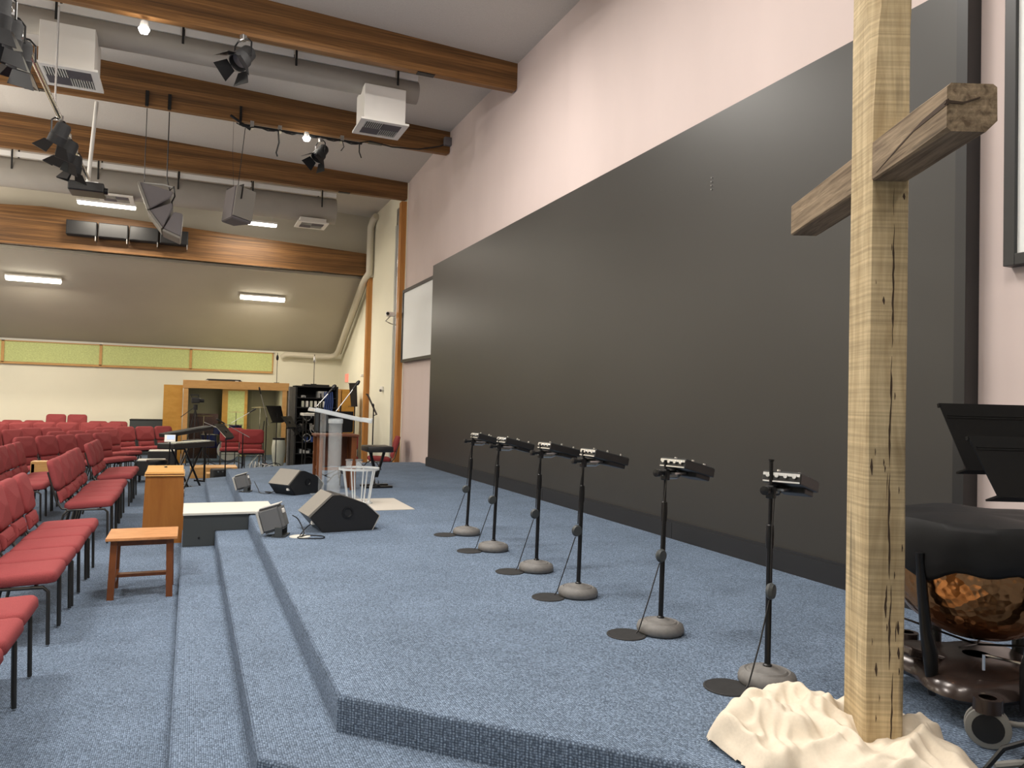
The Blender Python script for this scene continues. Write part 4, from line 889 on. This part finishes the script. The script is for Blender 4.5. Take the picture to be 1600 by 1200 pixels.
# ---------------------------------------------------------------- wooden doors/cases behind the rack
for (x0,x1,lb) in ((3.42,3.72,'narrow blond wood cabinet right of the rack'),(3.74,4.1,'ochre wood cabinet against the cream wall')):
    t=thing('wood_cabinet',lb,'cabinet',((x0+x1)/2,20.6,0)); b=newbm(); bb(b,x0,x1,20.4,20.9,0,1.95,.004); obj('cabinet_body',b,OCHRE if x0>3.7 else BLOND,t,world=True)
    b=newbm(); bb(b,x0+.02,x1-.02,20.385,20.4,.05,1.93,.003); obj('door',b,OCHRE if x0>3.7 else BLOND,t,world=True)
# ---------------------------------------------------------------- drum booth
t=thing('drum_booth','wood-framed glass drum booth against the back wall','booth',(1.05,21.5,0))
Yb=20.3
b=newbm(); bb(b,-.17,2.36,Yb,Yb+.12,1.86,2.06,.004); obj('header_board',b,BLOND,t,world=True)
for x in (-.15,2.2):
    b=newbm(); bb(b,x,x+.11,Yb+.01,Yb+.11,0,1.86,.003); obj('frame_post',b,BLOND,t,world=True)
b=newbm(); bb(b,-.17,2.36,Yb+.12,23.6,1.98,2.04); obj('roof_panel',b,BOOTHW,t,world=True)
for (x0,x1) in ((-.04,.72),(.73,1.46),(1.47,2.2)):
    b=newbm(); bb(b,x0,x1,Yb+.05,Yb+.062,.05,1.86); obj('glass_pane',b,TINT,t,world=True)
b=newbm(); bb(b,-.6,-.17,Yb+.1,Yb+.16,0,1.93,.003); obj('left_wing_panel',b,OCHRE,t,world=True)
b=newbm(); bb(b,2.36,2.62,Yb+.05,Yb+.11,0,1.93,.003); obj('right_wing_panel',b,OCHRE,t,world=True)
b=newbm(); bb(b,-.1,2.3,23.2,23.26,0,1.98); obj('inner_back_wall',b,BOOTHW,t,world=True)
b=newbm(); bb(b,-.14,-.08,Yb+.12,23.2,0,1.98); bb(b,2.3,2.36,Yb+.12,23.2,0,1.98); obj('inner_side_wall',b,BOOTHW,t,world=True)
b=newbm(); bb(b,-.0,.72,21.9,21.96,0,1.2); obj('dark_baffle',b,CURT,t,world=True)
b=newbm(); bb(b,.83,.98,22.6,22.66,0,1.9); bb(b,1.42,1.5,22.6,22.66,0,1.9); bb(b,.98,1.42,22.6,22.66,1.84,1.9); obj('inner_door_frame',b,OCHRE,t,world=True)
b=newbm(); bb(b,.98,1.42,22.62,22.65,0,1.84); obj('inner_green_panel',b,GREEN,t,world=True)
l=bpy.data.lights.new('booth_light','AREA'); l.size=.8; l.energy=26; l.color=WARM; o=bpy.data.objects.new('booth_light',l); C.objects.link(o); o.location=(1.3,21.4,1.94)
t2=thing('flat_case','flat black case lying on the drum booth roof','case',(.75,20.9,2.042)); b=newbm(); prism(b,[(-.45,0),(.5,0),(.42,.07),(-.36,.07)],'y',-.3,.3); obj('case_body',b,MATTE,t2)
b=newbm(); bb(b,-.42,-.34,-.31,-.29,.01,.04); bb(b,.3,.38,-.31,-.29,.01,.04); obj('latch',b,ALU,t2)
# video camera on tripod
t=thing('video_camera','black video camera on a tall tripod in front of the drum booth window','camera',(.13,19.9,0))
for k in range(3):
    a=2*PI*k/3+.5; b=newbm(); tube(b,[(0,0,1.35),(cos(a)*.33,sin(a)*.22,.0)],.014,6); obj('leg',b,MATTE,t)
b=newbm(); box(b,(0,0,1.56),(.20,.14,.13),Matrix.Identity(4),.02); box(b,(-.03,0,1.69),(.20,.04,.025)); tube(b,[(-.09,0,1.62),(-.10,0,1.69)],.012,6); tube(b,[(.05,0,1.62),(.06,0,1.69)],.012,6); obj('camera_body',b,BLACK,t)
b=newbm(); cyl(b,(0,0,0),.045,.10,14,Matrix.Translation((.09,0,1.56))@Matrix.Rotation(PI/2,4,'Y')); obj('lens',b,BLACKM,t)
b=newbm(); cyl(b,(0,0,1.33),.05,.13,12); tube(b,[(0,-.03,1.42),(-.32,-.1,1.15)],.009,6); obj('tripod_head',b,MATTE,t)
# drum kit (behind the two maroon chairs, in front of glass)
t=thing('drum_kit','blue drum kit with a white bass drum head inside the booth','drum kit',(1.1,21.4,0))
q=Matrix.Translation((.95,20.95,.3))@Matrix.Rotation(PI/2,4,'X')
b=newbm(); lathe(b,[(.27,-.2),(.28,-.2),(.28,.2),(.27,.2)],28,(0,0,0),q); obj('bass_drum_shell',b,BLUE,t,smooth=40,world=True)
b=newbm(); lathe(b,[(0,.195),(.27,.195),(.27,.2),(0,.2)],28,(0,0,0),q); obj('bass_drum_head',b,DRUMH,t,world=True)
for (x,y,z,r,h) in ((.72,20.85,.70,.15,.2),(.48,21.0,.35,.2,.35),(1.12,21.0,.75,.16,.2)):
    b=newbm(); cyl(b,(x,y,z),r,h,22); obj('tom_drum',b,BLUE,t,smooth=40,world=True)
    b=newbm(); lathe(b,[(0,h+.003),(r+.01,h+.003),(r+.01,h-.02),(r,h-.02)],22,(x,y,z)); obj('drum_hoop',b,CHROME,t,world=True)
for (x,y,z,r) in ((1.15,21.5,1.26,.24),(1.75,21.4,1.40,.22),(.35,21.4,1.15,.22)):
    b=newbm(); lathe(b,[(0,.03),(.03,.02),(r,0),(r,-.003),(0,.0)],24,(x,y,z),Matrix.Identity(4)); obj('cymbal',b,BRASS,t,smooth=40,world=True)
    b=newbm(); tube(b,[(x,y,z),(x,y,0.02)],.01,6); tube(b,[(x,y,.3),(x-.2,y-.15,0)],.008,5); tube(b,[(x,y,.3),(x+.2,y-.15,0)],.008,5); tube(b,[(x,y,.3),(x,y+.2,0)],.008,5); obj('cymbal_stand',b,CHROME,t,world=True)
# stands in front of the booth
musicstand('music_stand','tilted black music stand in front of the right booth post',1.85,18.3,0,.75,1.50,.40,.5,-.4,.28)
musicstand('music_stand','low black music stand left of the rack door',2.15,17.4,0,1.2,1.15,.3,.4,-.6,.28)
micstand('microphone stand with a chrome boom in front of the booth glass',1.7,18.9,0,1.2,-.15,0,1.75,.02)
micstand('microphone stand left of the two maroon chairs by the booth',.45,19.3,0,1.0,.35,-.1,.85,.022)
t=thing('conga_drum','pale barrel-shaped hand drum beside the right booth post','drum',(2.02,19.1,0)); b=newbm(); lathe(b,[(0,0),(.11,0),(.15,.25),(.165,.45),(.14,.7),(0,.7)],20); obj('shell',b,PAPER,t,smooth=40); b=newbm(); lathe(b,[(.142,.66),(.15,.66),(.15,.705),(0,.71)],20); obj('rim',b,BLACKM,t,smooth=40)
# ---------------------------------------------------------------- keyboard rig
t=thing('keyboard','black keyboard with pale keys on a crossed stand beyond the pedestal','keyboard',(-.02,14.6,0),.95)
b=newbm(); box(b,(0,0,.80),(1.15,.34,.10),I4,.015); obj('keyboard_body',b,BLACK,t)
b=newbm(); box(b,(.0,-.06,.855),(1.0,.14,.015),I4,.003); obj('keys',b,PAPER,t,kind='stuff')
b=newbm(); box(b,(.3,.1,.86),(.45,.10,.02),I4,.003); obj('control_panel',b,DKGREY,t)
for s in (-1,1):
    b=newbm(); tube(b,[(-.25,s*.13,.75),(.25,s*.13,.02)],.018,6); tube(b,[(.25,s*.13,.75),(-.25,s*.13,.02)],.018,6); obj('crossed_leg',b,BLACKM,t)
b=newbm(); bb(b,-.3,-.22,-.2,.2,0,.03); bb(b,.22,.3,-.2,.2,0,.03); obj('foot_bar',b,BLACKM,t)
t=thing('second_keyboard','slim black keyboard raised above the larger one','keyboard',(.05,15.65,0),.75)
b=newbm(); box(b,(0,0,1.0),(1.05,.25,.07),Matrix.Rotation(-.12,4,'Y'),.01); obj('keyboard_body',b,BLACK,t)
b=newbm(); box(b,(0,-.04,1.04),(.95,.12,.01),Matrix.Rotation(-.12,4,'Y')); obj('keys',b,DKGREY,t,kind='stuff')
b=newbm()
for s in (-.35,.35): tube(b,[(s,.0,.0),(s,0,.97)],.02,6); bb(b,s-.02,s+.02,-.25,.25,0,.03)
obj('stand_legs',b,BLACKM,t)
t=musicstand('music_stand','black music stand with a pale sheet, tilted steeply by the keyboards',.62,15.1,0,1.15,1.20,.34,.45,-.75,.28)
b=newbm(); m=Matrix.Translation((0,0,1.2-.17))@Matrix.Rotation(-.75,4,'X'); box(b,(0,.008,.0),(.40,.006,.30),m); obj('sheet_music',b,PAPER,t)
t=thing('tablet','tablet with a glowing screen on a stand above the black cases','tablet',(-.27,13.2,0))
b=newbm(); m=Matrix.Translation((0,0,.98))@Matrix.Rotation(-.6,4,'X'); box(b,(0,0,0),(.16,.012,.13),m,.003); obj('tablet_body',b,WHITEP,t)
b=newbm(); box(b,(0.01,-.008,.015),(.11,.003,.075),m); obj('screen',b,TABLET,t)
b=newbm(); tube(b,[(0,.01,.93),(0,.02,.02)],.012,6); cyl(b,(0,.02,0),.13,.02,16); obj('tablet_stand',b,BLACKM,t)
for (x,y,z,lb) in ((-.72,16.2,.0,'low black equipment case with a pale lid beside the last front-row chairs'),(-.58,17.4,.0,'black equipment case with a pale lid farther back beside the angled chairs')):
    t=thing('equipment_case',lb,'case',(x+.12,y,0),.0); h=.42 if y<17 else .52
    b=newbm(); bb(b,-.30,.22,-.2,.2,.12,h-.02,.01); obj('case_body',b,MATTE,t)
    b=newbm(); bb(b,-.28,.2,-.18,.18,h-.02,h,.004); obj('case_lid',b,OFFW,t)
    b=newbm()
    for sx in (-.24,.16):
        for sy in (-.14,.14): tube(b,[(sx,sy,.12),(sx,sy,0)],.02,6)
    obj('case_feet',b,BLACKM,t)
for (x0,x1,y0,y1,z1,lb) in ((.05,.95,16.6,17.2,.22,'long low blond wood riser behind the keyboards'),(.35,.9,16.1,16.5,.14,'smaller blond wood block in front of the riser')):
    t=thing('wood_riser',lb,'riser',((x0+x1)/2,(y0+y1)/2,0)); b=newbm(); bb(b,x0,x1,y0,y1,0,z1,.006); obj('riser_body',b,BLOND,t,world=True)
t=thing('pedal_board','black pedal board with tangled cables beneath the keyboards','pedal board',(.0,13.75,0)); b=newbm(); bb(b,-.4,.35,-.16,.16,0,.06,.01); obj('board',b,BLACK,t)
for k in range(5):
    b=newbm(); bb(b,-.34+.14*k,-.25+.14*k,-.1,.06,.06,.1,.008); obj('pedal',b,[DKGREY,ALU,LIGHTG][k%3],t)
b=newbm()
for k in range(6):
    x=-.3+.11*k; tube(b,[(x,.06,.08),(x+.03,.16,.14),(x+.08,.24,.05),(x+.16,.28,.01),(x+.2,.2,.01)],.008,5)
obj('tangled_cable',b,BLACK,t)
t=thing('keyboard_amplifier','black amplifier box on the floor under the keyboards','amplifier',(.62,15.35,0),.2)
b=newbm(); bb(b,-.2,.2,-.15,.15,.02,.30,.02); obj('amplifier_body',b,MATTE,t)
b=newbm(); bb(b,-.17,.17,-.16,-.15,.04,.22,.004); obj('grille',b,BLACK,t)
for k in range(4):
    b=newbm(); cyl(b,(0,0,0),.015,.015,8,Matrix.Translation((-.12+.08*k,-.15,.26))@Matrix.Rotation(PI/2,4,'X')); obj('knob',b,ALU,t)
t=thing('keyboard_stool','round black stool between the keyboards and the angled chairs','stool',(-.5,14.9,0))
b=newbm(); lathe(b,[(0,.44),(.17,.44),(.18,.47),(.17,.51),(0,.515)],24); obj('seat',b,BLACK,t,smooth=40)
for k in range(3):
    a=2*PI*k/3; b=newbm(); tube(b,[(0,0,.44),(cos(a)*.2,sin(a)*.2,.01)],.014,6); obj('leg',b,BLACKM,t)
micstand('microphone stand with a silver boom rising from the keyboards',.98,15.7,0,.95,-.35,-.1,1.15,.02)
micstand('dark microphone stand close to the glass of the booth',1.05,19.6,0,1.1,.3,-.1,1.3,.02)
musicstand('music_stand','slanted black music stand just right of the booth post',2.0,17.0,0,.9,1.30,.28,.40,-.6,.26)
t=thing('folded_stand','folded black music stand leaning among the booth clutter','stand',(1.6,19.5,0)); b=newbm(); tube(b,[(0,0,.02),(.1,0,1.1)],.014,6); obj('pole',b,BLACKM,t)
for k in range(3):
    b=newbm(); tube(b,[(.02,0,.3),(-.25+.22*k,-.15,.012)],.01,5); obj('leg',b,CHROME,t)
t=thing('power_supply','small black power box with tangled pale leads on the floor by the booth','box',(1.45,17.5,0)); b=newbm(); bb(b,-.15,.15,-.1,.1,0,.12,.01); obj('box_body',b,BLACK,t)
b=newbm()
for k in range(6): tube(b,[(-.12+.05*k,0,.12),(-.15+.07*k,-.05,.28-.02*k),(-.2+.1*k,-.16,.2),(-.22+.1*k,-.22,.03)],.009,5)
obj('leads',b,LIGHTG,t)
# long black box by the wall
t=thing('long_black_box','long black box standing against the back wall left of the booth','box',(-.95,23.4,0)); b=newbm(); bb(b,-.55,.5,-.2,.3,0,.98,.01); obj('box_body',b,DKGREY,t); b=newbm(); bb(b,-.56,.51,-.21,.31,.955,.985,.006); obj('box_lid',b,MATTE,t)
# pale wooden block between chair rows
t=thing('blond_wood_table','low blond wood table glimpsed between the red chair rows','table',(-1.95,13.6,0)); b=newbm(); bb(b,-.25,.3,-.12,.12,.56,.60,.004); bb(b,-.25,.3,-.12,-.10,.42,.56); obj('table_top',b,BLOND,t)
for (x,y) in ((-.22,-.1),(.27,-.1),(-.22,.1),(.27,.1)):
    b=newbm(); bb(b,x-.02,x+.02,y-.02,y+.02,0,.56); obj('leg',b,BLACKM,t)
